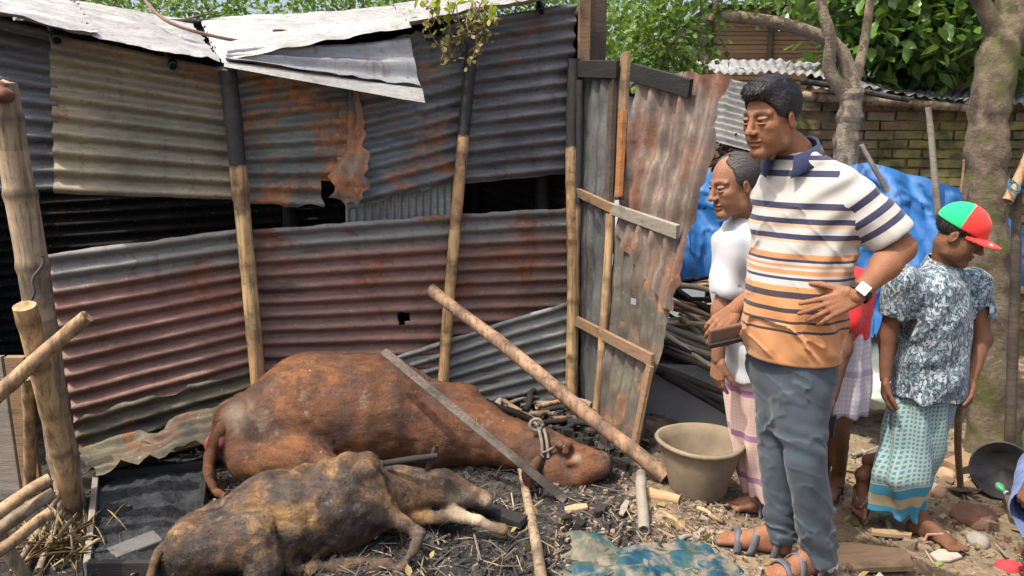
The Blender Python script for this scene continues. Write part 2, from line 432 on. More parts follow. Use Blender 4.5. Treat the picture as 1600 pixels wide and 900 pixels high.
# skin with freckled variation and per-vertex marks: lip, brow, nail
def skin_mat(name, base, red=.12):
    m, nt, b = new(name)
    c = mixc(nt, noise(nt, 22, None, 5), [x * .82 for x in base], [base[0] * 1.12, base[1] * 1.08, base[2] * 1.05])
    c = mixc(nt, ramp(nt, noise(nt, 9, None, 6, .65), [(.4, 0.0), (.7, .55)]), c, (base[0] * .55, base[1] * .5, base[2] * .48))
    c = mixc(nt, ramp(nt, noise(nt, 13, nd(nt, 'ShaderNodeMapping', {'Vector': coords(nt), 'Location': (4, 4, 4)}).outputs[0], 5), [(.5, 0.0), (.75, .4)]), c, (base[0] * 1.25, base[1] * .95, base[2] * .85))
    c = mixc(nt, math_(nt, 'MULTIPLY', noise(nt, 110, None, 4), .4), c, [x * .55 for x in base])
    c = mixc(nt, math_(nt, 'MULTIPLY', attr(nt, 'lip'), .75), c, (base[0] * .85, base[1] * .62, base[2] * .7))
    c = mixc(nt, math_(nt, 'MULTIPLY', attr(nt, 'brow'), .9), c, (.012, .01, .009))
    c = mixc(nt, math_(nt, 'MULTIPLY', attr(nt, 'nail'), .6), c, (base[0] * 1.5, base[1] * 1.6, base[2] * 1.7))
    fin(nt, b, c, ramp(nt, noise(nt, 18, None, 5), [(.35, .52), (.65, .72)]), noise(nt, 150, None, 6, .7), .6, .005, 0, .3, .05)
    return m
def cloth(name, color_fn, rough=.9, bump=420):
    m, nt, b = new(name); c = color_fn(nt)
    fin(nt, b, c, rough, noise(nt, bump, None, 2), .15, .001, 0, .15)
    try: b.inputs['Sheen Weight'].default_value = .15
    except Exception: pass
    return m
# ================================================================ GROUND
def graded(lo, hi, d, far0, far1, n):
    mid = np.arange(lo, hi, d); a = lo - np.geomspace(.1, lo - far0, n)[::-1]; b = hi + np.geomspace(.1, far1 - hi, n)
    return np.concatenate([a, mid, b])
gx = graded(-3.2, 3.6, .03, -90, 90, 26); gy = graded(1.4, 6.2, .03, -60, 160, 26)
X, Y = np.meshgrid(gx, gy, indexing='ij')
Z = G(X, Y); PP = np.stack([X.ravel(), Y.ravel(), 0 * X.ravel()], 1)
near = np.exp(-np.maximum(0, np.hypot(X - .3, Y - 3) - 3.2) / 1.5)
Z = Z + near * (.013 * fbm(PP * 9, 3).reshape(X.shape) + .007 * np.abs(fbm(PP * 30 + 5, 2).reshape(X.shape)))
burn = 1 - sm((X - .45 + .5 * fbm(PP * 1.5, 2).reshape(X.shape) - .25 * (Y - 3)) / .7)
burn = np.maximum(burn * sm((6.5 - Y) / 1.0), 0)
gm, nt, b = new('soil')
v = coords(nt)
soil = ramp(nt, noise(nt, 5, v, 8, .65), [(.3, (.10, .074, .05)), (.5, (.25, .19, .128)), (.72, (.37, .29, .205))])
soil = mixc(nt, ramp(nt, noise(nt, 38, v, 6, .7), [(.45, 0.0), (.7, .75)]), soil, (.075, .062, .05))
ash = ramp(nt, noise(nt, 7, v, 8, .7), [(.3, (.014, .013, .013)), (.5, (.035, .033, .032)), (.62, (.085, .077, .068)), (.78, (.19, .17, .145))])
ash = mixc(nt, ramp(nt, noise(nt, 55, v, 5, .7), [(.48, 0.0), (.66, .85)]), ash, (.012, .012, .013))
ash = mixc(nt, ramp(nt, noise(nt, 70, nd(nt, 'ShaderNodeMapping', {'Vector': v, 'Location': (4, 2, 0)}).outputs[0], 4), [(.62, 0.0), (.7, .7)]), ash, (.3, .25, .18))
bm_ = ramp(nt, math_(nt, 'ADD', attr(nt, 'burn'), math_(nt, 'MULTIPLY', math_(nt, 'SUBTRACT', noise(nt, 6, v, 6), .5), .8)), [(.35, 0.0), (.65, 1.0)])
fin(nt, b, mixc(nt, bm_, soil, ash), .95, noise(nt, 60, v, 7, .7), .7, .02, 0, .15)
mb = MB(); mb.grid(np.stack([X, Y, Z], -1).reshape(-1, 3), len(gx), len(gy), burn=burn.ravel())
obj('ground', mb, gm, kind='structure', origin=(0, 0, 0))

# ================================================================ SHED
WL, WR = A(-2.0, 3.25, 0), A(.37, 4.26, 0)
we = nrm(WR - WL); wnrm = A(we[1], -we[0], 0)
def W(px, py, off=0.0):
    r = ray(px, py); o = A(0, 0, CAMH); p0 = WL + wnrm * off
    t = ((p0 - o) @ wnrm) / (r @ wnrm); return o + r * t
def sheet(mb, TL, TR, BR, BL, pitch=.075, amp=.016, along='u', warp=.012, jag=.0, keep=None, seed=0, ucell=.035, face=None):
    TL, TR, BR, BL = [np.asarray(p, float) for p in (TL, TR, BR, BL)]
    lu = (np.linalg.norm(TR - TL) + np.linalg.norm(BR - BL)) / 2; lv = (np.linalg.norm(BL - TL) + np.linalg.norm(BR - TR)) / 2
    if along == 'u': nu, nv = int(lu / ucell) + 3, int(lv / (pitch / 9)) + 3
    else: nu, nv = int(lu / (pitch / 9)) + 3, int(lv / ucell) + 3
    u, v = np.meshgrid(np.linspace(0, 1, nu), np.linspace(0, 1, nv), indexing='ij'); u = u.ravel(); v = v.ravel()
    if jag:
        sN = lambda q, k: np.abs(fbm(np.stack([q * 9 + seed, q * 0 + k * 5.3, q * 0], 1), 3)) * jag
        ju0, ju1, jv0, jv1 = sN(v * lv, 1) / lu, sN(v * lv, 2) / lu, sN(u * lu, 3) / lv, sN(u * lu, 4) / lv
        u2 = ju0 + u * (1 - ju0 - ju1); v2 = jv0 + v * (1 - jv0 - jv1)
    else: u2, v2 = u, v
    P = (TL * (1 - u2)[:, None] + TR * u2[:, None]) * (1 - v2)[:, None] + (BL * (1 - u2)[:, None] + BR * u2[:, None]) * v2[:, None]
    N = nrm(np.cross(TR - TL, TL - BL)) if face is None else nrm(face)
    q = (v2 * lv if along == 'u' else u2 * lu) / pitch * 2 * np.pi
    dsp = amp * np.sin(q) + warp * fbm(P * 1.7 + seed, 3) + warp * .6 * fbm(P * 6 + seed, 3)
    mb.grid(P + N * dsp[:, None], nu, nv, keep, su=u2, sv=v2)
    return mb
shed = thing('cattle_shed', (WL + WR) / 2, 'burnt corrugated tin cattle shed with bamboo posts behind the dead cattle', 'shed')
T_red = tin('tin_red_paint', (.225, .125, .098), (.15, .088, .07), .22, .3, (.2, .08, .05), .6, .1, top=.17)
T_redg = tin('tin_red_paint_faded', (.23, .13, .105), (.155, .105, .088), .28, .3, (.22, .09, .05), .6, .1, off=(3, 1, 0), top=.13)
T_grey = tin('tin_grey', (.28, .295, .28), (.19, .205, .20), .10, .14, rough=.5, metal=.35, off=(5, 5, 1))
T_green = tin('tin_green_stained', (.13, .115, .075), (.075, .068, .05), .2, .4, off=(1, 8, 1))
T_tan = tin('tin_tan_scorched', (.33, .285, .19), (.19, .175, .135), .22, .22, (.32, .14, .07), .6, .2, off=(2.2, 0, 4))
T_soot = tin('tin_sooty', (.165, .17, .175), (.095, .10, .108), .16, .34, (.2, .085, .045), .65, .2, off=(9, 2, 0))
T_burn = tin('tin_burnt_rust', (.21, .22, .185), (.13, .135, .135), .33, .30, (.40, .17, .07), .6, .25, off=(4.1, 3.3, 2.0))
T_burn2 = tin('tin_burnt_bluegrey', (.20, .215, .225), (.115, .125, .135), .29, .29, (.36, .15, .07), .6, .25, off=(7.3, 1.3, 5.0))
T_roof = tin('tin_roof_bright', (.38, .378, .37), (.25, .248, .24), .08, .18, (.26, .17, .10), .5, .3, dark=(.14, .14, .14))
T_flap = tin('tin_flap', (.34, .35, .355), (.25, .26, .27), .08, .2, rough=.45, metal=.4)
def wsheet(c, mat, off=0.0, name='wall_sheet', label=None, **k):
    if len(c) == 4 and not np.isscalar(off) and len(off) == 4: pts = [W(x, y, o) for (x, y), o in zip(c, off)]
    else: pts = [W(x, y, off) for x, y in c]
    m = MB(); sheet(m, *pts, **k); o = obj(name, m, mat, shed)
    if label: o['label'] = label
    return o
# lower wall
wsheet([(66, 396), (384, 356), (408, 612), (122, 700)], T_red, .0, label='dull red painted lower wall sheet', jag=.006, seed=1)
wsheet([(374, 360), (708, 334), (704, 640), (398, 640)], T_redg, .022, label='faded red lower wall sheet with a burnt hole', jag=.006, seed=2,
       keep=lambda c, i, j: np.linalg.norm((c - W(629, 497, .022)) * A(1, 1, 1.0), axis=1) + .012 * vn(c * 60) > .035)
wsheet([(698, 335), (889, 324), (889, 640), (698, 640)], T_redg, .005, label='red and grey lower wall sheet beside the door post', jag=.006, seed=3)
wsheet([(585, 566), (889, 470), (889, 640), (590, 706)], T_grey, .04, label='blue grey tilted sheet at the foot of the wall', jag=.006, seed=4, pitch=.07)
wsheet([(108, 652), (398, 572), (412, 650), (132, 738)], T_green, .045, label='greenish stained sheet at the foot of the wall', jag=.03, seed=5, warp=.02)
wsheet([(118, 700), (360, 628), (372, 680), (140, 752)], T_green, [.06, .06, .32, .34], label='stained fallen sheet lying against the wall foot', jag=.05, seed=6, warp=.03)
# upper wall
wsheet([(-60, 14), (92, 50), (90, 296), (-30, 300)], T_soot, -.02, seed=7, jag=.006)
wsheet([(76, 50), (366, 110), (364, 313), (84, 303)], T_tan, .0, label='tan scorched upper wall sheet', seed=8, jag=.006)
wsheet([(352, 108), (546, 68), (566, 331), (382, 322)], T_burn, .02, label='rust patched upper wall sheet with a torn edge', seed=9, jag=.035, warp=.022,
       keep=lambda c, i, j: ~((j > .82) & (i > .70) & (i < .93) & (vn(c * 14) > -.35)))
wsheet([(536, 70), (738, 29), (728, 284), (560, 326)], T_burn2, .0, label='blue grey scorched upper wall sheet with orange rust', seed=10, jag=.04, warp=.02)
wsheet([(722, 32), (900, 4), (893, 272), (716, 289)], T_soot, .012, label='sooty upper wall sheet beside the corner post', seed=12, jag=.006, warp=.02)
wsheet([(540, 318), (708, 270), (708, 350), (540, 352)], T_grey, -.05, name='backing_sheet', pitch=.04, amp=.006, along='v', seed=13)
# torn rusty curl between the two burnt sheets
m = MB(); a0 = W(535, 140, .03); a1 = W(572, 330, .10)
sheet(m, W(528, 130, .03), W(552, 120, .10), W(590, 320, .09), W(508, 322, .02), pitch=.06, amp=.012, warp=.05, jag=.05, seed=21, along='v')
obj('torn_sheet', m, T_burn, shed)['label'] = 'torn rusty curl of tin'
# interior: back wall, side walls and a plain earth-stained gable so that the gaps look into a dark shed
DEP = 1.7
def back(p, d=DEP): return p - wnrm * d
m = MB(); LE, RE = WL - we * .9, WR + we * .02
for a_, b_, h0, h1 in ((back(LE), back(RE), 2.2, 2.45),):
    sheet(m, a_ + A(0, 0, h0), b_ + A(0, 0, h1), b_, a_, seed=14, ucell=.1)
T_int = tin('tin_burnt_shade_black', (.022, .022, .023), (.012, .012, .013), .02, .7, rough=.9, metal=0.0)  # burnt tin, its near-black also painting in the shade of the interior
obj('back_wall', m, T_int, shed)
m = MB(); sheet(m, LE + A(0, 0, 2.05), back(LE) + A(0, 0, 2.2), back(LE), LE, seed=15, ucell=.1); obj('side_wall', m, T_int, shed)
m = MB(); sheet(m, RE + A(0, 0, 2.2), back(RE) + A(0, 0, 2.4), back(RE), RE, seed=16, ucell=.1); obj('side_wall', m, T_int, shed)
# bamboo posts of the front
B_tan = bamboo_mat('bamboo_scorched', (.46, .30, .155), (.33, .19, .09), .6)
B_grey = bamboo_mat('bamboo_weathered', (.33, .25, .165), (.20, .145, .095), .5)
B_fresh = bamboo_mat('bamboo_dry', (.38, .25, .14), (.26, .16, .085), .45)
B_black = bamboo_mat('bamboo_black', (.07, .065, .06), (.03, .03, .03), .6)
def zc(z0, wd=.12): return lambda t, p: sm((p[2] - z0) / wd + .5)
for (x0, y0, x1, y1, r0, r1, yb, sd_) in ((356, 112, 404, 604, .040, .034, 262, 1), (738, 70, 688, 604, .032, .030, 215, 2), (897, 92, 892, 628, .034, .036, 232, 3)):
    m = MB(); a_ = W(x0, y0, .075); b_ = W(x1, y1, .085); b_[2] = min(b_[2], .05); zb = W((x0 + x1) / 2, yb, .08)[2]
    bamboo(m, b_, a_, r1, r0, .34, 12, .012, sd_, zc(zb)); obj('bamboo_post', m, B_tan, shed)
for px, dy in ((75, .35), (845, .3), (470, .5), (747, 1.6)):  # the last post is added to block a light chink at the rear corner
    m = MB(); p = W(px, 600, -dy); bamboo(m, A(p[0], p[1], 0), A(p[0], p[1], 2.1), .045, .04, .35, 10, .01, px, lambda t, p: 1); obj('inner_post', m, B_black, shed)
# corner post and top beam
W_dark = wood_mat('timber_scorched', (.10, .075, .055), (.05, .04, .033), burn=.25)
W_brown = wood_mat('timber_brown', (.26, .17, .10), (.15, .095, .055), burn=.05)
W_grey = wood_mat('timber_grey', (.27, .24, .20), (.17, .15, .125), burn=.0)
W_black = wood_mat('timber_charred', (.03, .028, .027), (.012, .012, .012), burn=.4)
cpz = W(926, -40, -.02); cpb = W(918, 620, -.02)
m = MB(); m.box((cpz + cpb) / 2, (.11, .11, np.linalg.norm(cpz - cpb)), we, wnrm); obj('corner_post', m, W_dark, shed, smooth=False, bevel=.006)
m = MB(); m.box((W(912, 45, .06) + W(912, 130, .06)) / 2, (.07, .02, .62), we, wnrm); obj('corner_batten', m, W_brown, shed, smooth=False, bevel=.004)
m = MB(); bamboo(m, W(330, 118, -.06), W(905, 22, -.06), .035, .035, .4, 10, .02, 9, lambda t, p: 1); obj('wall_plate', m, B_black, shed)
m = MB(); bamboo(m, W(-80, 40, -.06), W(340, 120, -.06), .035, .035, .4, 10, .02, 11, lambda t, p: 1); obj('wall_plate', m, B_black, shed)
# roof: two sheets folded down at the burnt middle, and one torn flap
def wd(px): return W(px, 100)[1]
rf = {}
f0, f1, f2 = U(-90, 0, wd(-90) - .18), U(345, 101, wd(345) - .16), U(880, -8, wd(880) - .12)
k0, k1, k2 = U(-90, -34, wd(-90) + 1.75), U(312, 38, wd(312) + 1.75), U(880, -12, wd(880) + 1.7)
def rsheet(c, mat=T_roof, name='roof_sheet', n=1, label=None, **k):
    for i in range(n):
        t0, t1 = i / n, (i + 1) / n + .02
        m = MB(); sheet(m, lerp(c[0], c[1], t0) + A(0, 0, .006 * i), lerp(c[0], c[1], min(t1, 1)) + A(0, 0, .006 * i), lerp(c[3], c[2], min(t1, 1)) + A(0, 0, .006 * i), lerp(c[3], c[2], t0) + A(0, 0, .006 * i), seed=30 + i + len(name), **k)
        o = obj(name, m, mat, shed)
        if label: o['label'] = label
kw = dict(pitch=.085, amp=.010, along='u', warp=.018, jag=.02)
rsheet((k0, lerp(k1, k2, -.02), f1, f0), n=2, **kw)
rsheet((k1 + A(.0, 0, .02), k2, f2, f1 + A(0, -.02, .012)), n=2, **kw)
m = MB(); fo = wd(350) - .12
sheet(m, U(352, 84, wd(352) - .10), U(640, 58, wd(640) - .10), U(658, 140, wd(658) - .20), U(352, 97, wd(352) - .17), pitch=.075, amp=.012, warp=.012, seed=41, jag=.012)
fl = obj('roof_flap', m, T_flap, shed); fl['label'] = 'torn roof sheet hanging over the wall'
m = MB()
sheet(m, U(350, 96, wd(352) - .165), U(660, 138, wd(658) - .20), U(664, 161, wd(658) - .235), U(350, 106, wd(352) - .20), pitch=.4, amp=.004, warp=.004, seed=42)
obj('flap_rim', m, T_roof, shed)
# rafters
for px in (60, 250, 470, 660, 840):
    a_ = lerp(f0, f1, (px + 90) / 435) if px < 345 else lerp(f1, f2, (px - 345) / 535)
    b_ = lerp(k0, k1, (px + 90) / 402) if px < 345 else lerp(k1, k2, (px - 345) / 535)
    m = MB(); bamboo(m, a_ + A(0, .05, -.055), b_ + A(0, 0, -.06), .022, .022, .35, 8, .004, px, lambda t, p: 1); obj('rafter', m, B_black, shed)
# ---------------------------------------------------------------- door: bamboo framed tin panel swung open towards the camera
D_hi, D_hb = W(908, 96, .06), W(905, 622, .06)
D_fb = gp(1002, 712); D_ft = U(1136, 108, 3.42)
def DR(u, v, off=0.0):
    p = lerp(lerp(D_hi, D_ft, u), lerp(D_hb, D_fb, u), v); n = nrm(np.cross(D_fb - D_hb, D_hi - D_hb)); return p + n * off
door = obj('door_leaf', MB(), None) if False else None
T_door1 = tin('tin_door_dark', (.14, .145, .14), (.085, .09, .09), .10, .22, (.2, .1, .05), .55, .3, off=(2, 2, 2), streak=(5, 5, .6))
T_door2 = tin('tin_door_rust', (.27, .22, .18), (.13, .10, .085), .42, .24, (.20, .085, .05), .55, .3, off=(6, 3, 2), streak=(6, 6, .5))
T_door3 = tin('tin_door_green', (.18, .165, .135), (.105, .095, .08), .3, .22, (.24, .12, .06), .55, .3, off=(6, 9, 2), streak=(6, 6, .5))
m = MB(); sheet(m, DR(.0, .0), DR(.40, -.01), DR(.42, 1.0), DR(.0, 1.0), pitch=.085, amp=.011, along='v', warp=.02, seed=51, jag=.02)
door = obj('door', m, T_door1, shed); door['label'] = 'tin and bamboo door swung open'
m = MB(); sheet(m, DR(.46, .02, .012), DR(1.035, -.005, .012), DR(1.01, .62, .012), DR(.39, .45, .012), pitch=.105, amp=.02, along='v', warp=.03, seed=52, jag=.035); obj('door_sheet', m, T_door2, door)['label'] = 'rust streaked upper door sheet'
m = MB(); sheet(m, DR(.38, .44, .016), DR(.98, .46, .016), DR(.985, .995, .016), DR(.40, .99, .016), pitch=.105, amp=.014, along='v', warp=.025, seed=53, jag=.02,
               keep=lambda c, i, j: np.linalg.norm((c - DR(.66, .62, .016)) * A(1.6, 1, .8), axis=1) + .01 * vn(c * 50) > .022); obj('door_sheet', m, T_door3, door)['label'] = 'greenish lower door sheet with a small hole'
def dstick(u0, v0, u1, v1, r, mat, name='door_rail', off=.045, flat=False, wdt=.06, seed=1, char=None):
    m = MB(); a_, b_ = DR(u0, v0, off), DR(u1, v1, off)
    if flat:
        n = nrm(np.cross(D_fb - D_hb, D_hi - D_hb)); m.box((a_ + b_) / 2, (np.linalg.norm(b_ - a_), wdt, .024), b_ - a_, np.cross(n, b_ - a_), jit=.003); return obj(name, m, mat, door, smooth=False, bevel=.003)
    bamboo(m, a_, b_, r, r * .92, .3, 10, .01, seed, char); return obj(name, m, mat, door)
dstick(-.02, .36, .42, .385, .02, W_brown, flat=True, wdt=.05)
dstick(.40, .385, .97, .40, .02, W_grey, flat=True, wdt=.065)
dstick(-.02, .745, .99, .735, .02, W_brown, flat=True, wdt=.06)
dstick(.0, .02, .36, .015, .03, W_black, flat=True, wdt=.085)
dstick(.46, .02, .86, .05, .03, W_black, flat=True, wdt=.085)
dstick(.39, .40, .43, .99, .024, B_fresh, 'door_stile', seed=4)
dstick(.06, .05, .04, 1.0, .022, B_fresh, 'door_stile', seed=5, char=lambda t, p: 1 - sm((t - .3) / .15))
dstick(.975, .75, .985, 1.0, .018, W_brown, 'door_stile', flat=True, wdt=.045)
dstick(.37, -.03, .42, .36, .03, W_brown, 'door_stile', off=.02, flat=True, wdt=.075)
dstick(.43, .12, .46, .35, .03, wood_mat('timber_orange', (.36, .16, .06), (.22, .09, .035)), 'door_splinter', off=.05, flat=True, wdt=.05)
dstick(.30, .0, .34, .38, .03, W_dark, 'door_stile', off=.03, flat=True, wdt=.06)

# ================================================================ FENCE at the left edge
fen = thing('bamboo_fence', gp(70, 800), 'leaning bamboo fence corner with crossed rails at the left edge', 'fence')
def fst(a_, b_, r, mat, name, r2=None, seed=1, char=None, node=.3, n=14):
    m = MB(); bamboo(m, a_, b_, r, r2, node, n, .006, seed, char, hollow=False); return obj(name, m, mat, fen)
fst(U(0, 130, 2.72), gp(114, 800) + A(0, 0, -.03), .052, B_grey, 'fence_post', .054, 3, node=.27)
fst(U(38, 478, 2.50), gp(118, 806) + A(0, 0, -.03), .036, B_tan, 'fence_post', .036, 4, node=.2)
fst(U(-60, 668, 2.42), U(136, 494, 2.52), .028, B_fresh, 'fence_rail', .024, 5)
fst(U(-40, 640, 2.62), U(-20, 560, 2.62), .04, B_grey, 'fence_post', .04, 6)
for i, (x0, y0, x1, y1) in enumerate(((-40, 826, 78, 748), (-30, 850, 84, 770), (-20, 872, 80, 800), (-30, 800, 46, 908))):
    fst(U(x0, y0, 2.10 + .04 * i), U(x1, y1, 2.28 + .02 * i), .022 + .004 * (i == 3), B_grey if i % 2 else B_fresh, 'fence_rail', .020, 20 + i)
fst(U(42, 590, 2.75), gp(48, 790), .022, B_tan, 'fence_post', .022, 8)
for i, (x0, y0, x1, y1) in enumerate(((40, 895, 96, 790), (62, 900, 108, 800), (20, 905, 100, 815))):
    fst(gp(x0, y0, .02), gp(x1, y1, .05 + .03 * i), .012, B_grey, 'split_cane', .01, 30 + i)
# planks in the shade behind the fence post
for i, (x0, x1) in enumerate(((-60, 18), (20, 50))):
    m = MB(); a_ = U((x0 + x1) / 2, 555, 2.95); b_ = gp((x0 + x1) / 2 + 8, 790); b_ = A(b_[0], 2.9, gz(b_[0], 2.9))
    m.box((a_ + b_) / 2, ((x1 - x0) / pxm(2.9), .025, np.linalg.norm(a_ - b_)), (1, .1, 0), (-.1, 1, 0), jit=.006); obj('fence_board', m, W_brown if i else W_grey, fen, smooth=False, bevel=.003)
# wire tied round the tall post
m = MB(); p_ = U(62, 418, 2.66); th = np.linspace(0, 1, 20)
m.tube(np.stack([lerp(U(66, 400, 2.6), U(46, 470, 2.58), t) + A(.01 * math.sin(9 * t), 0, 0) for t in th]), .006, 6); obj('wire_tie', m, plain('wire', (.05, .05, .055), (.08, .08, .09)), fen)

# ================================================================ BACKGROUND BUILDINGS AND WALLS (right)
# brick and mud wall with moss
BY = 6.4
bw = thing('brick_wall', A(4.0, BY + .15, -.35), 'mossy old brick wall under a tin roof behind the man in the cap', 'wall')
m = MB(); x0 = U(1236, 200, BY)[0]; x1 = 7.6; zt = U(1400, 158, BY)[2]
m.box(A((x0 + x1) / 2, BY + .105, (zt - .4) / 2), (x1 - x0, .2, zt + .4)); obj('mortar', m, objrand('mud_mortar', [(0, (.22, .18, .11)), (1, (.28, .23, .15))], moss=1.4), bw, smooth=False)
Bm = objrand('old_brick', [(0, (.28, .15, .09)), (.3, (.34, .21, .13)), (.55, (.30, .25, .17)), (.8, (.24, .21, .14)), (1, (.36, .27, .18))], moss=1.5)
mb_ = MB(); mb_.box((0, 0, 0), (.235, .10, .066)); bd_ = mb_.data('brick', Bm, False)
nb_ = 0
for r_ in range(0, 26):
    z = zt - .045 - r_ * .079
    for c_ in range(0, 40):
        x = x0 + .12 + c_ * .25 + (.125 if r_ % 2 else 0)
        if x > x1 - .15 or nb_ >= 295 or random.random() < .03: continue
        px_ = 800 + FPX * x / (BY * .97)
        if px_ > 1640 and r_ > 2: continue
        o = bpy.data.objects.new('brick', bd_); COL.objects.link(o); o.parent = bw
        o.location = (x - 4.0 + random.uniform(-.006, .006), -.118 + random.uniform(-.018, .012), z + .35 + random.uniform(-.004, .004))
        o.rotation_euler = (random.uniform(-.03, .03), random.uniform(-.03, .03), random.uniform(-.05, .05)); o.scale = (random.uniform(.9, 1.03), 1, random.uniform(.88, 1.05)); nb_ += 1
# its tin roof: edge-on bright strips
nr = thing('tin_roof', U(1330, 140, BY), 'bright rusty tin roof lying over the mossy brick wall', 'roof')
for i, (pts, mt) in enumerate((([(1080, 94, 8.2), (1300, 94, 8.2), (1300, 124, 6.2), (1110, 106, 6.6)], T_roof),
                             ([(1250, 104, 7.8), (1420, 128, 7.6), (1520, 158, 6.2), (1262, 132, 6.15)], T_roof),
                             ([(1400, 128, 7.6), (1720, 146, 7.6), (1720, 172, 6.2), (1380, 146, 6.2)], T_soot))):
    m = MB(); sheet(m, *[U(*p) for p in pts], pitch=.085, amp=.012, along='v', warp=.03, seed=60 + i, jag=.05, ucell=.12); obj('roof_sheet', m, mt, nr)
m = MB(); bamboo(m, U(1238, 150, 6.25), U(1560, 172, 6.25), .04, .035, .4, 8, .02, 60); obj('roof_beam', m, B_grey, nr)
m = MB(); bamboo(m, U(1250, 128, 6.1), U(1420, 156, 6.1), .025, .02, .4, 8, .02, 61); obj('roof_beam', m, B_black, nr)
# loose sheet of tin, striped by the light
m = MB(); sheet(m, U(1122, 120, 5.4), U(1240, 150, 5.4), U(1215, 250, 5.0), U(1110, 222, 5.0), pitch=.062, amp=.016, along='u', warp=.012, seed=71, jag=.02)
obj('leaning_tin_sheet', m, T_roof, label='loose bright corrugated tin sheet behind the two men\'s heads', cat='tin sheet')
m = MB()
for k in range(26):
    a_ = U(random.uniform(1090, 1190), random.uniform(208, 250), 5.2 + random.uniform(-.2, .2)); d_ = A(random.uniform(-1, 1), random.uniform(-.5, .5), random.uniform(-.5, .4)) * .16
    m.tube(line(a_ - d_, a_ + d_, 4, .02, k), random.uniform(.008, .02), 6)
obj('roof_rubble', m, island('rubble_burnt', [(0, (.05, .03, .025)), (.6, (.16, .08, .05)), (1, (.25, .2, .16))]), label='heap of burnt roof sticks below the loose tin sheet', cat='rubble', kind='stuff')
# hut with a reed wall far behind
hut = thing('reed_hut', A(3.2, 9.0, -.35), 'brown reed walled hut beyond the tin roof', 'hut')
hx0, hx1 = U(1106, 60, 9.0)[0], U(1300, 60, 9.0)[0]; hz1 = U(1200, 6, 9.0)[2]; hz0 = -.35
W_reed = objrand('reed_brown', [(0, (.24, .14, .07)), (.5, (.32, .19, .1)), (1, (.2, .12, .07))])
sl_ = MB(); sl_.box((0, 0, 0), (hx1 - hx0, .05, .044)); sld = sl_.data('reed_slat', W_reed, False)
m = MB(); m.box(A((hx0 + hx1) / 2, 9.75, (hz0 + hz1) / 2), (hx1 - hx0 - .02, 1.4, hz1 - hz0)); obj('hut_body', m, W_dark, hut, smooth=False)
k = 0
while hz1 - .03 - k * .05 > 1.7:
    o = bpy.data.objects.new('reed_slat', sld); COL.objects.link(o); o.parent = hut
    o.location = ((hx0 + hx1) / 2 - 3.2, .02 + random.uniform(-.008, .008), hz1 - .03 - k * .05 + .35); o.rotation_euler = (0, random.uniform(-.006, .006), 0); k += 1
for x in (hx0 + .02, (hx0 + hx1) / 2, hx1 - .03):
    m = MB(); m.tube(line(A(x, 8.96, hz0), A(x, 8.96, hz1), 8, .01, 3), .035, 8); obj('hut_post', m, W_dark, hut)
m = MB(); sheet(m, A(hx0 - .3, 10.6, hz1 + .5), A(hx1 + .3, 10.6, hz1 + .5), A(hx1 + .3, 8.7, hz1 + .02), A(hx0 - .3, 8.7, hz1 + .02), along='v', ucell=.2, seed=5); obj('roof_sheet', m, T_roof, hut)
# pale house seen past the door
ph = thing('pale_house', A(1.3, 7.6, -.2), 'pale blue grey washed house wall seen between door and hut', 'house')
m = MB(); xa, xb = U(975, 150, 7.6)[0], U(1118, 150, 7.6)[0]
m.box(A((xa + xb) / 2, 8.4, .9), (xb - xa, 1.6, 2.5)); obj('wall', m, plain('limewash', (.42, .48, .54), (.34, .40, .46), 3), ph, smooth=False, bevel=.01)
for i, (ya, yb_, w_) in enumerate(((138, 150, .30), (172, 180, .22))):
    m = MB(); m.box(A(U(1008, (ya + yb_) / 2, 7.55)[0], 7.57, U(1008, (ya + yb_) / 2, 7.55)[2]), (w_, .05, (yb_ - ya) / pxm(7.55))); obj('timber_ledge', m, W_black, ph, smooth=False)
m = MB(); m.box(A((xa + xb) / 2, 8.35, 2.2), (xb - xa + .3, 1.9, .06), (1, 0, 0), (0, 1, .12)); obj('roof', m, T_roof, ph, smooth=False)
# ================================================================ TREES
def leaves(mb, C, L, wf, out=None, droop=.3, jit=.9):
    N = len(C); d = rng.normal(size=(N, 3)) * jit
    if out is not None: d += out
    d[:, 2] -= droop; d /= np.linalg.norm(d, axis=1)[:, None]
    up = rng.normal(size=(N, 3)) * .5 + A(0, 0, 1); s_ = np.cross(d, up); s_ /= np.linalg.norm(s_, axis=1)[:, None] + 1e-9
    n_ = np.cross(s_, d); l = L * rng.uniform(.65, 1.25, N)[:, None]; w_ = l * wf
    V = np.stack([C, C + d * l * .35 + s_ * w_ + n_ * l * .05, C + d * l * .72 + s_ * w_ * .8 + n_ * l * .03, C + d * l - n_ * l * .1,
                  C + d * l * .72 - s_ * w_ * .8 + n_ * l * .03, C + d * l * .35 - s_ * w_ + n_ * l * .05], 1).reshape(-1, 3)
    i = np.arange(N)[:, None] * 6
    mb.add(V, np.concatenate([i + np.array([[0, 1, 2, 3]]), i + np.array([[0, 3, 4, 5]])]))
def crown(mb, c, r, nc, per, L, wf=.28, clump=.35, droop=.3, shell=.45):
    q = rng.normal(size=(nc, 3)); q /= np.linalg.norm(q, axis=1)[:, None]; q *= (shell + (1 - shell) * rng.uniform(0, 1, nc)[:, None] ** .6)
    cc = np.asarray(c) + q * np.asarray(r)
    P = np.repeat(cc, per, 0) + rng.normal(size=(nc * per, 3)) * clump * A(1, 1, .7)
    leaves(mb, P, L, wf, np.repeat(q, per, 0) * .7, droop)
    return cc
LF_dark = leaf_mat('leaf_dark', (.03, .06, .022), (.055, .115, .032), (.11, .2, .05))
LF_mid = leaf_mat('leaf_mid', (.05, .10, .022), (.095, .19, .035), (.19, .30, .05))
LF_big = leaf_mat('leaf_broad', (.04, .085, .026), (.075, .17, .04), (.17, .30, .06), .32)
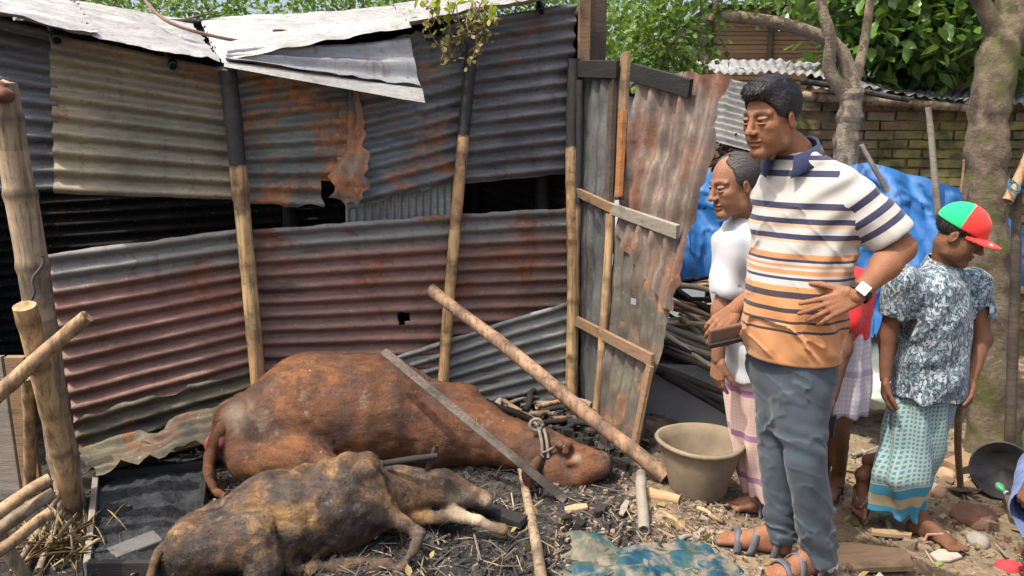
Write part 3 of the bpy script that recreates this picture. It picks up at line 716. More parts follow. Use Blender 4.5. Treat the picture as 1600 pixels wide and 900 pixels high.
LF_blue = leaf_mat('leaf_blue_green', (.025, .05, .032), (.045, .09, .05), (.09, .16, .07))
Bk = plain('bark_pale', (.30, .25, .19), (.16, .13, .095), 14, .95, .8, .02)
Bk_moss = None
mm_, nt, b = new('bark_mossy'); v = coords(nt); 
c_ = mixc(nt, ramp(nt, noise(nt, 12, v, 7, .7), [(.35, 0.0), (.65, 1.0)]), (.085, .066, .048), (.22, .175, .125))
c_ = mixc(nt, ramp(nt, noise(nt, 5, nd(nt, 'ShaderNodeMapping', {'Vector': v, 'Location': (3, 1, 6)}).outputs[0], 6), [(.5, 0.0), (.66, .8)]), c_, (.11, .125, .03))
fin(nt, b, c_, .95, noise(nt, 22, v, 8, .75), 1.0, .03); Bk_moss = mm_
def tree(name, label, base, trunk, cr, leafm, bark, L, wf, group=None, branches=(), tips_on=True, **k):
    t = thing(name, base, label, 'tree', group)
    m = MB(); P = np.array([p for p, r in trunk]); rr = np.array([r for p, r in trunk]); uq = np.linspace(0, len(P) - 1, 110); Pq = np.stack([np.interp(uq, np.arange(len(P)), P[:, k]) for k in range(3)], 1)
    m.tube(Pq, np.interp(uq, np.arange(len(P)), rr), 30); V = m.V[0]; ctr = np.concatenate([np.repeat(Pq, 30, 0), Pq[[0, -1]]]); out_ = V - ctr; out_ /= np.linalg.norm(out_, axis=1)[:, None] + 1e-9
    m.V[0] = V + out_ * (.22 * rr.mean() * np.abs(fbm(V * A(16, 16, 7), 4)) - .06 * rr.mean() + .03 * rr.mean() * fbm(V * 4, 2))[:, None]; obj('trunk', m, bark, t)
    for br in branches:
        m = MB(); m.tube(np.array([p for p, r in br]), [r for p, r in br], 8); obj('branch', m, bark, t)
    m = MB(); tips = MB()
    for (c, r, nc, per) in cr:
        cc = crown(m, c, r, nc, per, L, wf, **k)
        top = P[-1]
        for q in (cc[::max(1, len(cc) // 12)] if tips_on else ()):
            tips.tube(line(lerp(top, q, .05), q, 6, .12, q[0]), np.linspace(.03, .006, 6), 5)
    if tips_on: obj('limbs', tips, bark, t)
    obj('crown', m, leafm, t)
    return t
def smooth_path(pts, n=24):
    P = np.array([p for p, r in pts]); r = np.array([r for p, r in pts]); t = np.arange(len(P)); u = np.linspace(0, len(P) - 1, n)
    k = np.clip(u.astype(int), 0, len(P) - 2); f = (u - k)[:, None]
    pm = P[np.clip(k - 1, 0, None)]; p0 = P[k]; p1 = P[k + 1]; p2 = P[np.clip(k + 2, None, len(P) - 1)]
    Q = .5 * ((2 * p0) + (-pm + p1) * f + (2 * pm - 5 * p0 + 4 * p1 - p2) * f**2 + (-pm + 3 * p0 - 3 * p1 + p2) * f**3)
    rr = np.interp(u, t, r)
    return [(Q[i], rr[i] * (1 + .06 * math.sin(i * 1.9) + .05 * math.sin(i * 4.1 + 1))) for i in range(n)]
# big mossy trunk on the right
tb = gp(1548, 706)
tr = smooth_path([(tb + A(0, 0, -.1), .18), (tb + A(0, 0, .15), .138), (U(1545, 560, tb[1]), .122), (U(1542, 420, tb[1]), .118), (U(1542, 300, tb[1]), .112), (U(1543, 200, tb[1]), .105), (U(1558, 100, tb[1]), .098), (U(1586, 10, tb[1] + .05), .092), (U(1620, -110, tb[1] + .1), .10), (U(1640, -260, tb[1] + .1), .09)], 40)
tree('mossy_tree', 'thick mossy tree trunk behind the man in the cap', tb, tr,
     [(U(1640, -330, 4.9), A(1.5, 1.3, .55), 55, 28)], LF_mid, Bk_moss, .11, .3,
     branches=[smooth_path([(U(1560, 60, tb[1]), .05), (U(1500, -60, 4.2), .04), (U(1400, -200, 4.0), .03)], 10)])
# forked tree behind the striped shirt
y_ = 5.6; fb = A(U(1322, 200, y_)[0], y_, -.34)
forked = tree('forked_tree', 'small pale barked tree forking above the striped shirt man', fb,
     smooth_path([(fb, .11), (U(1318, 330, y_), .09), (U(1322, 230, y_), .082), (U(1328, 180, y_), .085), (U(1330, 138, y_), .078)], 16),
     [(U(1010, 60, 5.7), A(.42, .4, .42), 46, 40), (U(1150, -60, 5.6), A(.8, .6, .3), 40, 30)], LF_mid, Bk, .058, .36, clump=.13, tips_on=False,
     branches=[smooth_path([(U(1332, 140, y_), .07), (U(1310, 75, y_), .052), (U(1240, 42, y_), .046), (U(1165, 28, y_), .042), (U(1110, 30, y_ + .05), .036), (U(1060, 60, y_ + .1), .026), (U(1000, 90, y_), .016)], 22),
               smooth_path([(U(1324, 150, y_), .06), (U(1296, 110, y_), .05), (U(1298, 60, y_ - .05), .044), (U(1284, 10, y_ - .05), .04), (U(1276, -80, y_), .034)], 14),
               smooth_path([(U(1108, 32, y_), .022), (U(1122, 0, y_), .02), (U(1130, -40, y_), .016)], 6),
               smooth_path([(U(1100, 95, 5.5), .022), (U(1078, 75, 5.5), .016), (U(1050, 66, 5.5), .01)], 6),
               smooth_path([(U(1331, 142, y_), .05), (U(1350, 70, y_ + .1), .035), (U(1365, -40, y_ + .1), .03)], 8)])
# broad-leaved tree right
bl = A(4.6, 7.2, -.34)
tree('broad_leaved_tree', 'dark broad leaved tree hanging over the brick wall', bl,
     smooth_path([(bl, .16), (bl + A(0, 0, 1.6), .13), (U(1440, 20, 7.0), .1), (U(1440, -120, 7.0), .06)], 14),
     [(U(1430, 55, 6.8), A(.62, .6, .45), 60, 26), (U(1400, -40, 6.9), A(1.0, .7, .5), 60, 24), (U(1500, 90, 7.2), A(.6, .5, .3), 36, 22), (U(1640, 70, 7.3), A(.6, .5, .5), 30, 22)], LF_big, Bk, .15, .26, clump=.17, droop=.2)
# masses beyond the shed and the houses
specs = [(-4.6, 9.5, 2.9, A(1.8, 1.2, 1.1), LF_mid, .08, 'yellow green leafy tree beyond the shed roof at far left'),
         (-2.2, 10.5, 3.0, A(1.5, 1.2, .9), LF_mid, .08, 'yellow green tree behind the dip of the shed roof'),
         (-.5, 11.5, 3.1, A(1.7, 1.2, 1.0), LF_blue, .09, 'bluish dark tree behind the middle of the shed roof'),
         (1.3, 12.5, 3.2, A(1.5, 1.2, 1.3), LF_mid, .09, 'leafy tree behind the pale house wall'),
         (4.6, 13.0, 3.4, A(2.2, 1.4, 1.6), LF_blue, .1, 'shaded tree behind the reed hut'),
         (8.2, 12.5, 3.2, A(2.4, 1.6, 1.8), LF_dark, .11, 'dark tree behind the mossy trunk at far right'),
         (-7.2, 13.5, 3.6, A(2.6, 1.5, 1.8), LF_dark, .1, 'dark tree at the far left horizon')]
for x, y, z, r, lm, L, lab in specs:
    tree('background_tree', lab, A(x, y, -.3), smooth_path([(A(x, y, -.3), .16), (A(x + .1, y, 1.2), .13), (A(x, y, z), .08)], 8), [(A(x, y, z), r, 110, 46)], lm, Bk, L, .33, 'trees beyond the buildings', clump=.26, shell=.3)
# far hedge closing the horizon
m = MB()
for k in range(46):
    x = -26 + k * 1.25; crown(m, A(x, 21 + 3 * math.sin(k * 2.1), 1.8 + .9 * math.sin(k * 1.3)), A(1.4, 1.2, 2.2), 18, 26, .26, .34, .45)
obj('far_trees', m, LF_dark, label='far green mass of trees along the horizon', cat='trees', kind='stuff')
# dried creeper hanging from the eave
m = MB(); st = MB(); yv = wd(740) - .28
ct = thing('dried_creeper', U(735, 30, yv), 'dried creeper with seed tufts hanging off the shed roof edge', 'creeper')
for (x, yb_) in ((684, 70), (690, 92), (703, 95), (718, 60), (735, 98), (742, 90), (752, 70), (745, 40), (760, 55), (676, 40), (770, 30)):
    P = line(U(x + random.uniform(-18, 18), 2, yv + .05), U(x, yb_, yv), 9, .05, x); st.tube(P, np.linspace(.004, .0015, 9), 4)
    n_ = 26; q = P[rng.integers(3, 9, n_)] + rng.normal(size=(n_, 3)) * .012; leaves(m, q, .028, .4, droop=.6)
obj('stems', st, plain('dry_stem', (.28, .2, .11), (.2, .14, .08)), ct); tag(obj('seed_tufts', m, leaf_mat('dry_leaf', (.16, .13, .06), (.26, .21, .09), (.34, .3, .12), .7, .2), ct), kind='stuff')
m = MB(); leaves(m, U(720, 0, yv) + rng.normal(size=(60, 3)) * A(.13, .08, .03), .05, .4); obj('leaves', m, leaf_mat('leaf_yellow', (.22, .3, .03), (.35, .42, .05), (.5, .5, .08), .4, .4), ct)
# bare vine lying on the roof
m = MB(); P = [lerp(f0, f1, .1) + A(0, 1.3, .33), lerp(f0, f1, .45) + A(0, .8, .17), lerp(f0, f1, .75) + A(0, .75, .15), lerp(f0, f1, .93) + A(0, .9, .19)]
Q = smooth_path([(p, .009) for p in P], 20); m.tube(np.array([p for p, r in Q]), .009, 6); obj('bare_vine', m, plain('vine_bark', (.13, .08, .06), (.2, .13, .1)), label='bare brown vine lying across the left roof sheet', cat='vine')
# ================================================================ CATTLE
def hide(name, stops, patch, patchcol, sc=4.0, soot=.4, seed=0, soft=0.0):
    m, nt, b = new(name); v = nd(nt, 'ShaderNodeMapping', {'Vector': coords(nt), 'Location': (seed, seed * .7, 1)}).outputs[0]
    c = ramp(nt, noise(nt, sc, v, 7, .62, .3), stops)
    c = mixc(nt, ramp(nt, noise(nt, sc * 1.3, nd(nt, 'ShaderNodeMapping', {'Vector': v, 'Location': (5, 3, 2)}).outputs[0], 7, .65, .5), [(.6 - patch * .3, 0.0), (.66 - patch * .25 + soft, .85 - soft * 2)]), c, patchcol)
    c = mixc(nt, ramp(nt, noise(nt, sc * .9, nd(nt, 'ShaderNodeMapping', {'Vector': v, 'Location': (1, 9, 4)}).outputs[0], 8, .7, .4), [(.66 - soot * .4, 0.0), (.74 - soot * .38 + soft, .9 - soft)]), c, (.022, .021, .023))
    st_ = noise(nt, 34, nd(nt, 'ShaderNodeMapping', {'Vector': v, 'Scale': (.35, 1, 1), 'Rotation': (0, .4, .3)}).outputs[0], 6, .7)
    c = mixc(nt, ramp(nt, st_, [(.35, .75), (.6, 0.0)]), c, mixc(nt, .8, c, (.02, .015, .012)))
    c = mixc(nt, math_(nt, 'MULTIPLY', noise(nt, 80, v, 4), .45), c, (.05, .03, .02))
    dst = ramp(nt, noise(nt, 11, nd(nt, 'ShaderNodeMapping', {'Vector': v, 'Location': (8, 8, 8)}).outputs[0], 8, .75), [(.56, 0.0), (.7, .55)])
    c = mixc(nt, dst, c, (.26, .21, .16))
    sp_ = ramp(nt, noise(nt, 48, v, 2), [(.73, 0.0), (.76, .8)])
    c = mixc(nt, sp_, c, (.42, .36, .28))
    c = mixc(nt, attr(nt, 'pale'), c, (.5, .4, .28)); c = mixc(nt, attr(nt, 'dark'), c, (.02, .018, .017))
    fin(nt, b, c, .66, math_(nt, 'ADD', noise(nt, 120, v, 6, .75), math_(nt, 'MULTIPLY', st_, .8)), .7, .010, 0, .3)
    return m
def fur(s, mb, parent, mat, n, flow, L):
    V0 = mb.V[0]; i = rng.integers(0, len(V0), n); q = V0[i]; e = 2e-3
    g = np.stack([s(q + np.eye(3)[k] * e) - s(q - np.eye(3)[k] * e) for k in range(3)], 1); g /= np.linalg.norm(g, axis=1)[:, None] + 1e-9
    q = q + rng.normal(size=q.shape) * .004; f = flow + rng.normal(size=q.shape) * .45; f -= g * (f * g).sum(1)[:, None]; f /= np.linalg.norm(f, axis=1)[:, None] + 1e-9
    sd_ = np.cross(g, f) * .0011; l = L * rng.uniform(.5, 1.3, n)[:, None]; V = np.stack([q - sd_ - g * .003, q + sd_ - g * .003, q + f * l + g * l * rng.uniform(.1, .4, n)[:, None]], 1).reshape(-1, 3)
    m = MB(); at = {}
    for k in ('pale', 'dark'): at[k] = np.repeat(mb.at[k][0][1][i], 3)
    m.add(V, np.arange(3 * n).reshape(-1, 3), **at); tag(obj('hair_coat', m, mat, parent), kind='stuff')
def blob(V, c, r): return np.exp(-(np.linalg.norm((V - c), axis=1) / r) ** 2)
# the big brown cow
H_brown = hide('hide_brown', [(.3, (.095, .034, .015)), (.5, (.19, .07, .025)), (.68, (.32, .13, .042))], .42, (.085, .05, .038), 3.0, .42, 0.0, .06)
cow = thing('cow', gp(600, 742), 'big swollen brown cow lying dead on its side against the tin wall', 'cow')
s = Sdf()
rump = U(402, 672, 3.24); be1 = U(488, 639, 3.36); be2 = U(588, 642, 3.42); ch = U(688, 668, 3.42); wi = U(742, 676, 3.40); nk = U(800, 693, 3.32); po = U(846, 708, 3.24); fr = U(880, 716, 3.19); mz = U(934, 724, 3.13)
s.u(p_cone(rump, be1, .19, .255), .05).u(p_cone(be1, be2, .268, .270), .06).u(p_cone(be2, ch, .255, .20), .06).u(p_cone(ch, wi, .20, .15), .06).u(p_cone(wi, nk, .15, .105), .06)
md_ = U(908, 717, 3.14); s.u(p_cone(nk, po, .105, .110), .05).u(p_cone(po, fr, .110, .094), .03).u(p_cone(fr, md_, .088, .062), .025).u(p_cone(md_, U(936, 722, 3.12), .060, .056), .02).u(p_ell(U(944, 724, 3.115), (.040, .056, .058)), .012)
s.u(p_ell(U(868, 734, 3.10), (.062, .05, .055)), .02).cut(p_cone(U(905, 738, 3.02), U(875, 712, 3.02), .012, .010), .03).cut(p_cone(U(925, 700, 3.06), U(898, 697, 3.06), .012, .02), .03)
s.u(p_ell(U(716, 616, 3.45), (.10, .08, .05)), .05)                                    # shoulder hump
s.u(p_ell(rump + A(-.05, -.07, .06), (.12, .09, .12)), .06).u(p_ell(U(372, 650, 3.16), (.07, .05, .05)), .05)  # pin bones
s.u(p_cone(rump + A(.02, -.12, -.08), U(470, 720, 3.08), .12, .10), .06)             # near thigh
s.u(p_cone(U(470, 720, 3.08), U(545, 745, 3.0), .085, .06), .05)
s.u(p_cone(rump + A(.1, .2, -.05), rump + A(.5, .42, -.12), .10, .05), .05).u(p_cone(ch + A(0, .12, -.04), ch + A(-.05, .36, -.09), .08, .05), .05)
s.u(p_cone(rump + A(.5, .42, -.12), rump + A(.85, .46, -.15), .045, .035), .03)
s.chain([(U(822, 728, 3.18), .03), (U(858, 748, 3.1), .05), (U(900, 745, 3.08), .045), (U(930, 735, 3.1), .04)], .03)   # lower jaw
s.u(p_ell(U(878, 694, 3.10), (.04, .03, .022)), .02).u(p_ell(U(893, 722, 3.08), (.03, .03, .022)), .02)
s.cut(p_ell(U(884, 706, 3.045), (.026, .035, .013)), .008).u(p_ell(U(884, 706, 3.075), (.017, .017, .013)), .004)
s.cut(p_cone(U(936, 741, 3.05), U(895, 742, 3.0), .006, .004), .01)                   # mouth line
s.cut(p_ell(U(947, 716, 3.08), (.012, .012, .009)), .008)
s.chain([(U(842, 716, 3.09), .022), (U(828, 742, 3.03), .036), (U(824, 770, 3.0), .012)], .015)      # ear lying down
s.chain([(U(842, 690, 3.3), .028), (U(836, 676, 3.32), .026), (U(830, 668, 3.33), .010)], .015)       # other ear
s.disp = lambda P: .007 * fbm(P * 7, 3) + .004 * fbm(P * 22, 2) + .006 * np.sin(P[:, 0] * 55) * sm((P[:, 0] - be2[0] + .1) / .1) * sm((ch[0] - P[:, 0]) / .1) * .5
m = MB(); lo, hi = box_of([rump, be1, be2, ch, mz, rump + A(.9, .5, 0)], .3)
eyec = U(885, 700, 3.09)
sdf_mb(m, s, lo, hi, .010, 1, pale=lambda V: np.clip(blob(V, U(372, 650, 3.11), .055) + .6 * blob(V, U(500, 610, 3.12), .025) + .7 * blob(V, U(903, 716, 3.07), .02), 0, 1), dark=lambda V: np.clip(.9 * blob(V, mz + A(.06, -.02, 0), .04) + 1.0 * blob(V, U(884, 706, 3.06), .018), 0, 1))
obj('body', m, H_brown, cow); fur(s, m, cow, H_brown, 30000, A(-1, -.2, -.5), .013)
m = MB(); P = smooth_path([(U(366, 650, 3.14), .034), (U(345, 672, 3.08), .03), (U(331, 700, 3.04), .026), (U(326, 735, 3.0), .024), (U(334, 765, 2.98), .02), (U(352, 776, 2.96), .016)], 24)
m.tube(np.array([p for p, r in P]), [r for p, r in P], 12, pale=0, dark=0); obj('tail', m, H_brown, cow)
s = Sdf(); pc = U(342, 686, 3.08); s.u(p_ell(pc, (.045, .045, .045)), .02).u(p_ell(pc + A(-.035, -.01, -.02), (.03, .03, .035)), .02); s.disp = lambda P: .006 * fbm(P * 30, 3)
m = MB(); sdf_mb(m, s, *box_of([pc], .1), .006)
mp, nt, b = new('raw_flesh'); fin(nt, b, mixc(nt, noise(nt, 25), (.30, .03, .03), (.42, .16, .14)), .25, noise(nt, 60), .3, .004, 0, .5); obj('swelling', m, mp, cow)
m = MB()
for ky in (0, .012):
    c = U(838, 700, 3.22); an = np.linspace(0, 2 * np.pi, 30); m.tube(c + np.stack([.025 * np.cos(an) + ky * 2, -.115 * np.cos(an), .112 * np.sin(an) + .005], 1), .008, 6)
m.tube(np.array([U(838, 664, 3.18) + .028 * A(math.cos(a), 0, math.sin(a)) for a in np.linspace(0, 6.3, 20)]), .009, 6)
m.tube(line(U(846, 708, 3.1), U(885, 694, 3.08), 8, .02, 3), .006, 6)
obj('halter_rope', m, plain('old_rope', (.20, .175, .145), (.10, .088, .075), 40, .9, .8), cow)
# the calf in front
H_calf = hide('hide_singed', [(.34, (.07, .045, .03)), (.46, (.20, .11, .048)), (.6, (.42, .25, .10))], .52, (.07, .062, .06), 5.5, .5, 3.0, .03)
calf = thing('calf', gp(480, 880), 'singed ochre and charcoal calf lying dead in front of the brown cow', 'calf')
s = Sdf()
ru = U(330, 852, 2.44); mi = U(430, 815, 2.52); ri = U(528, 787, 2.60); sh = U(586, 777, 2.64); nk = U(640, 768, 2.68); hd = U(690, 764, 2.70); mz = U(756, 779, 2.71)
s.u(p_cone(ru, mi, .142, .175), .05).u(p_cone(mi, ri, .175, .168), .05).u(p_cone(ri, sh, .16, .125), .05).u(p_cone(sh, nk, .115, .085), .05).u(p_cone(nk, hd, .083, .075), .04).u(p_cone(hd, mz, .07, .036), .03)
s.u(p_ell(mz + A(.006, 0, -.006), (.034, .036, .032)), .02)
s.u(p_cone(U(530, 722, 2.63), U(575, 722, 2.66), .02, .035), .06).u(p_cone(U(575, 740, 2.54), U(602, 800, 2.52), .055, .045), .04)      # shoulder blade
s.u(p_cone(U(305, 852, 2.34), U(395, 842, 2.33), .105, .088), .04)                          # haunch
s.chain([(U(395, 842, 2.33), .085), (U(414, 882, 2.29), .056), (U(394, 930, 2.22), .032), (U(350, 975, 2.14), .026), (U(345, 1000, 2.12), .028)], .03)
s.chain([(U(400, 880, 2.42), .05), (U(470, 893, 2.38), .034), (U(545, 884, 2.40), .024), (U(606, 882, 2.40), .024)], .025)   # far hind leg on the ground
s.chain([(U(595, 800, 2.54), .050), (U(628, 818, 2.50), .030), (U(655, 834, 2.47), .024), (U(646, 862, 2.42), .016), (U(622, 893, 2.37), .015), (U(612, 905, 2.36), .020)], .018)
s.chain([(U(630, 806, 2.62), .04), (U(690, 808, 2.62), .025), (U(716, 804, 2.60), .024), (U(748, 812, 2.59), .016), (U(772, 824, 2.57), .015), (U(786, 828, 2.56), .019)], .018)
s.cut(p_cone(U(764, 787, 2.66), U(735, 792, 2.62), .005, .003), .01).cut(p_ell(U(762, 774, 2.67), (.008, .01, .007)), .006).cut(p_ell(U(704, 748, 2.63), (.012, .014, .008)), .01)
s.cut(p_cone(U(420, 862, 2.34), U(440, 800, 2.36), .012, .006), .03)
s.disp = lambda P: .007 * fbm(P * 9, 3) + .005 * fbm(P * 26, 3) + .009 * np.sin((P[:, 0] + .35 * P[:, 2]) * 70) * np.exp(-((P[:, 0] - ri[0] + .05) / .13) ** 2)
m = MB(); lo, hi = box_of([ru, mz, U(350, 1000, 2.12), U(540, 700, 2.7), U(786, 828, 2.56)], .2)
lo[2] = -.06
sdf_mb(m, s, lo, hi, .0075, 1, pale=lambda V: np.clip(.9 * blob(V, U(735, 808, 2.58), .07) + .5 * blob(V, U(762, 783, 2.68), .03), 0, 1), dark=lambda V: np.clip(blob(V, U(764, 776, 2.67), .012) + blob(V, U(704, 748, 2.63), .014) + .8 * blob(V, U(280, 900, 2.3), .09), 0, 1))
obj('body', m, H_calf, calf); fur(s, m, calf, H_calf, 24000, A(-1, -.3, -.5), .014)
m = MB(); P = smooth_path([(U(270, 846, 2.40), .026), (U(250, 862, 2.36), .02), (U(240, 885, 2.33), .017), (U(232, 915, 2.29), .014)], 14); m.tube(np.array([p for p, r in P]), [r for p, r in P], 10, pale=0, dark=0); obj('tail', m, H_calf, calf)
m = MB(); P = smooth_path([(U(668, 735, 2.64), .014), (U(676, 716, 2.62), .020), (U(682, 696, 2.62), .012)], 10); m.tube(np.array([p for p, r in P]), [r for p, r in P], 8, ell=.5, pale=0, dark=.6); obj('ear', m, H_calf, calf)
m = MB(); P = smooth_path([(U(600, 724, 2.62), .012), (U(640, 718, 2.60), .014), (U(684, 712, 2.60), .011)], 10); m.tube(np.array([p for p, r in P]), [r for p, r in P], 8)
obj('charred_stick', m, W_black, label='short charred stick lying on the calf\'s neck', cat='stick')
# ================================================================ PEOPLE
def axes(yaw, pitch=0.0, roll=0.0):
    a, p = R(yaw), R(pitch); F = A(math.cos(a) * math.cos(p), math.sin(a) * math.cos(p), -math.sin(p)); L = A(-math.sin(a), math.cos(a), 0); Up = np.cross(F, L)
    r = R(roll); L2 = L * math.cos(r) + Up * math.sin(r); return np.stack([F, L2, np.cross(F, L2)], 1)
def wrap(s, c, M, sc=1.0): return lambda P: sc * s((P - c) @ M / sc)
def head_sdf():
    s = Sdf()
    s.u(p_ell((-.012, 0, .035), (.095, .074, .086)), .01).u(p_ell((.028, 0, -.03), (.062, .058, .085)), .03)
    for y in (-1, 1):
        s.u(p_cone((-.012, y * .05, -.045), (.0, y * .046, -.085), .022, .02), .025).u(p_cone((.0, y * .046, -.085), (.066, y * .012, -.112), .019, .018), .02)
        s.u(p_ell((.056, y * .045, -.022), (.026, .018, .018)), .02)
        s.u(p_cone((.083, y * .012, .024), (.066, y * .052, .022), .011, .009), .012)
    s.u(p_ell((.078, 0, -.107), (.018, .022, .016)), .02)
    for y in (-1, 1): s.u(p_ell((.04, y * .036, -.06), (.036, .026, .036)), .025)
    for y in (-1, 1): s.cut(p_ell((.092, y * .033, .002), (.015, .02, .012)), .014)
    s.u(p_cone((.088, 0, .016), (.108, 0, -.034), .007, .0125), .014).u(p_ell((.111, 0, -.036), (.012, .012, .010)), .008)
    for y in (-1, 1):
        s.u(p_ell((.099, y * .014, -.039), (.011, .008, .008)), .007)
        s.u(p_ell((.0755, y * .033, .0068), (.0188, .019, .0068)), .004).u(p_ell((.0755, y * .033, -.0088), (.0180, .018, .0062)), .005)   # lids
        s.cut(p_ell((.107, y * .008, -.047), (.005, .004, .004)), .003)
    s.u(p_ell((.086, 0, -.066), (.015, .026, .0065)), .006).u(p_ell((.085, 0, -.081), (.015, .022, .0075)), .006).cut(p_cone((.103, -.022, -.0735), (.103, .022, -.0735), .003, .003), .004)
    for y in (-1, 1):
        s.cut(p_cone((.094, y * .021, -.046), (.076, y * .037, -.088), .0022, .001), .007).cut(p_cone((.090, y * .022, -.012), (.079, y * .046, -.014), .001, .001), .005)
    for z in (.052, .066): s.cut(p_cone((.086, -.03, z), (.086, .03, z), .0012, .0012), .005)
    for y in (-1, 1):
        s.u(p_ell((-.012, y * .077, -.012), (.019, .008, .032), axes(20 * y, 12)), .006).cut(p_ell((-.006, y * .087, -.010), (.009, .006, .017)), .005)
    return s
HEAD = head_sdf()
def hair_sdf(style):
    s = Sdf()
    if style == 'thick':
        s.u(p_ell((-.016, 0, .046), (.105, .084, .090))).u(p_ell((.064, 0, .094), (.040, .056, .026)), .03).u(p_ell((.01, 0, .108), (.075, .055, .030)), .03)
        s.cut(p_ell((.100, 0, -.030), (.068, .2, .106)), .012)
    elif style == 'receding':
        s.u(p_ell((-.02, 0, .042), (.100, .083, .088)))
        s.cut(p_ell((.105, 0, .03), (.082, .2, .105)), .012).cut(p_ell((.075, 0, .14), (.07, .045, .06)), .01)
    else:
        s.u(p_ell((-.016, 0, .044), (.103, .083, .088)))
        s.cut(p_ell((.100, 0, -.030), (.068, .2, .100)), .012)
    s.cut(p_ell((.008, 0, -.082), (.048, .2, .072)), .01)
    s.cut(p_plane((0, 0, -.078), (0, 0, 1)), .008)
    s.disp = lambda P: .0012 * fbm(P * A(30, 150, 50), 2) + .0012 * fbm(P * 18, 2)
    return s
HAIRM = {}
mh, nt, b = new('hair_black'); fin(nt, b, mixc(nt, noise(nt, 120, coords(nt, (.3, 1, 1)), 3), (.004, .004, .004), (.014, .013, .013)), .38, noise(nt, 200, coords(nt, (.25, 1, .6)), 4), .9, .006, 0, .45); HAIRM['b'] = mh
mh, nt, b = new('hair_greying'); fin(nt, b, mixc(nt, noise(nt, 120, coords(nt, (.3, 1, 1)), 3), (.012, .011, .011), (.09, .085, .08)), .5, noise(nt, 200, coords(nt, (.25, 1, .6)), 4), .9, .006, 0, .4); HAIRM['g'] = mh
me_, nt, b = new('eyeball'); fin(nt, b, mixc(nt, attr(nt, 'iris'), (.16, .135, .11), (.012, .009, .008)), .25, None, spec=.5); EYE = me_
def hand_sdf(w, d, n, th, curl=(20, 25, 30, 35), sc=1.0, spread=5, thumb=35, tcurl=20, r=.0088):
    """w wrist, d finger direction, n palm normal (out of the palm), th thumb side"""
    d = nrm(d); n = nrm(n - d * (n @ d)); t = nrm(th - d * (th @ d) - n * (th @ n)); s = Sdf(); pts = [w]
    offs = (.026, .009, -.009, -.026); Ls = (.071, .079, .073, .057)
    for i in range(4):
        k = w + sc * (d * (.088 - .006 * abs(i - 1.2)) + t * offs[i] - n * .002)
        s.u(p_cone(w + sc * t * offs[i] * .62, k, .0135 * sc, .0105 * sc), .008)
    for i in range(4):
        k = w + sc * (d * (.088 - .006 * abs(i - 1.2)) + t * offs[i] - n * .002); a = 0; dd = nrm(d + t * math.tan(R(spread)) * (1.2 - i) * .8)
        for j, f in enumerate((.45, .3, .25)):
            a += R(curl[i]) * (1, 1.1, .8)[j]; v = dd * math.cos(a) + n * math.sin(a); e = k + v * Ls[i] * f * sc
            s.u(p_cone(k, e, (r - .0006 * j) * sc, (r - .0006 * (j + 1)) * sc), .0025); k = e
        pts.append(k)
    a0 = w + sc * (d * .02 + t * .022); v = nrm(d * math.cos(R(thumb)) + t * math.sin(R(thumb)) + n * .25); a1 = a0 + v * .042 * sc
    v2 = nrm(v + n * math.sin(R(tcurl)) + d * .25); a2 = a1 + v2 * .032 * sc; v3 = nrm(v2 + n * math.sin(R(tcurl)) * .6 + d * .2); a3 = a2 + v3 * .026 * sc
    s.u(p_cone(a0, a1, .016 * sc, .0115 * sc), .012).u(p_cone(a1, a2, .0105 * sc, .010 * sc), .004).u(p_cone(a2, a3, .0098 * sc, .008 * sc), .003)
    pts += [a1, a3]; return s, pts
def foot_sdf(heel, d, sc=1.0, tilt=0.0):
    """heel: point on the ground under the heel; d: pointing direction (may rise)"""
    d = nrm(d); up = nrm(A(0, 0, 1) - d * d[2]); sd_ = np.cross(up, d); s = Sdf(); q = lambda a, b_, c: heel + sc * (d * a + sd_ * b_ + up * c)
    s.u(p_cone(q(.0, 0, .034), q(.03, 0, .11), .032 * sc, .036 * sc), .02).u(p_cone(q(.0, 0, .034), q(.15, .012, .028), .034 * sc, .030 * sc), .02).u(p_cone(q(.03, 0, .085), q(.15, .006, .035), .036 * sc, .027 * sc), .02)
    s.u(p_ell(q(.16, 0, .028), np.array((.045, .042, .022)) * sc, np.stack([d, sd_, up], 1)), .02)
    pts = [q(.05, 0, .1)]
    for i, (o, l, r_) in enumerate(((.030, .066, .0125), (.010, .062, .0095), (-.007, .055, .009), (-.022, .046, .0085), (-.036, .036, .0085))):
        s.u(p_cone(q(.175, o * .9, .022), q(.175 + l, o * 1.1, .014), r_ * sc * 1.1, r_ * sc), .004); pts.append(q(.175 + l, o, .01))
    pts.append(q(-.04, 0, 0)); return s, pts
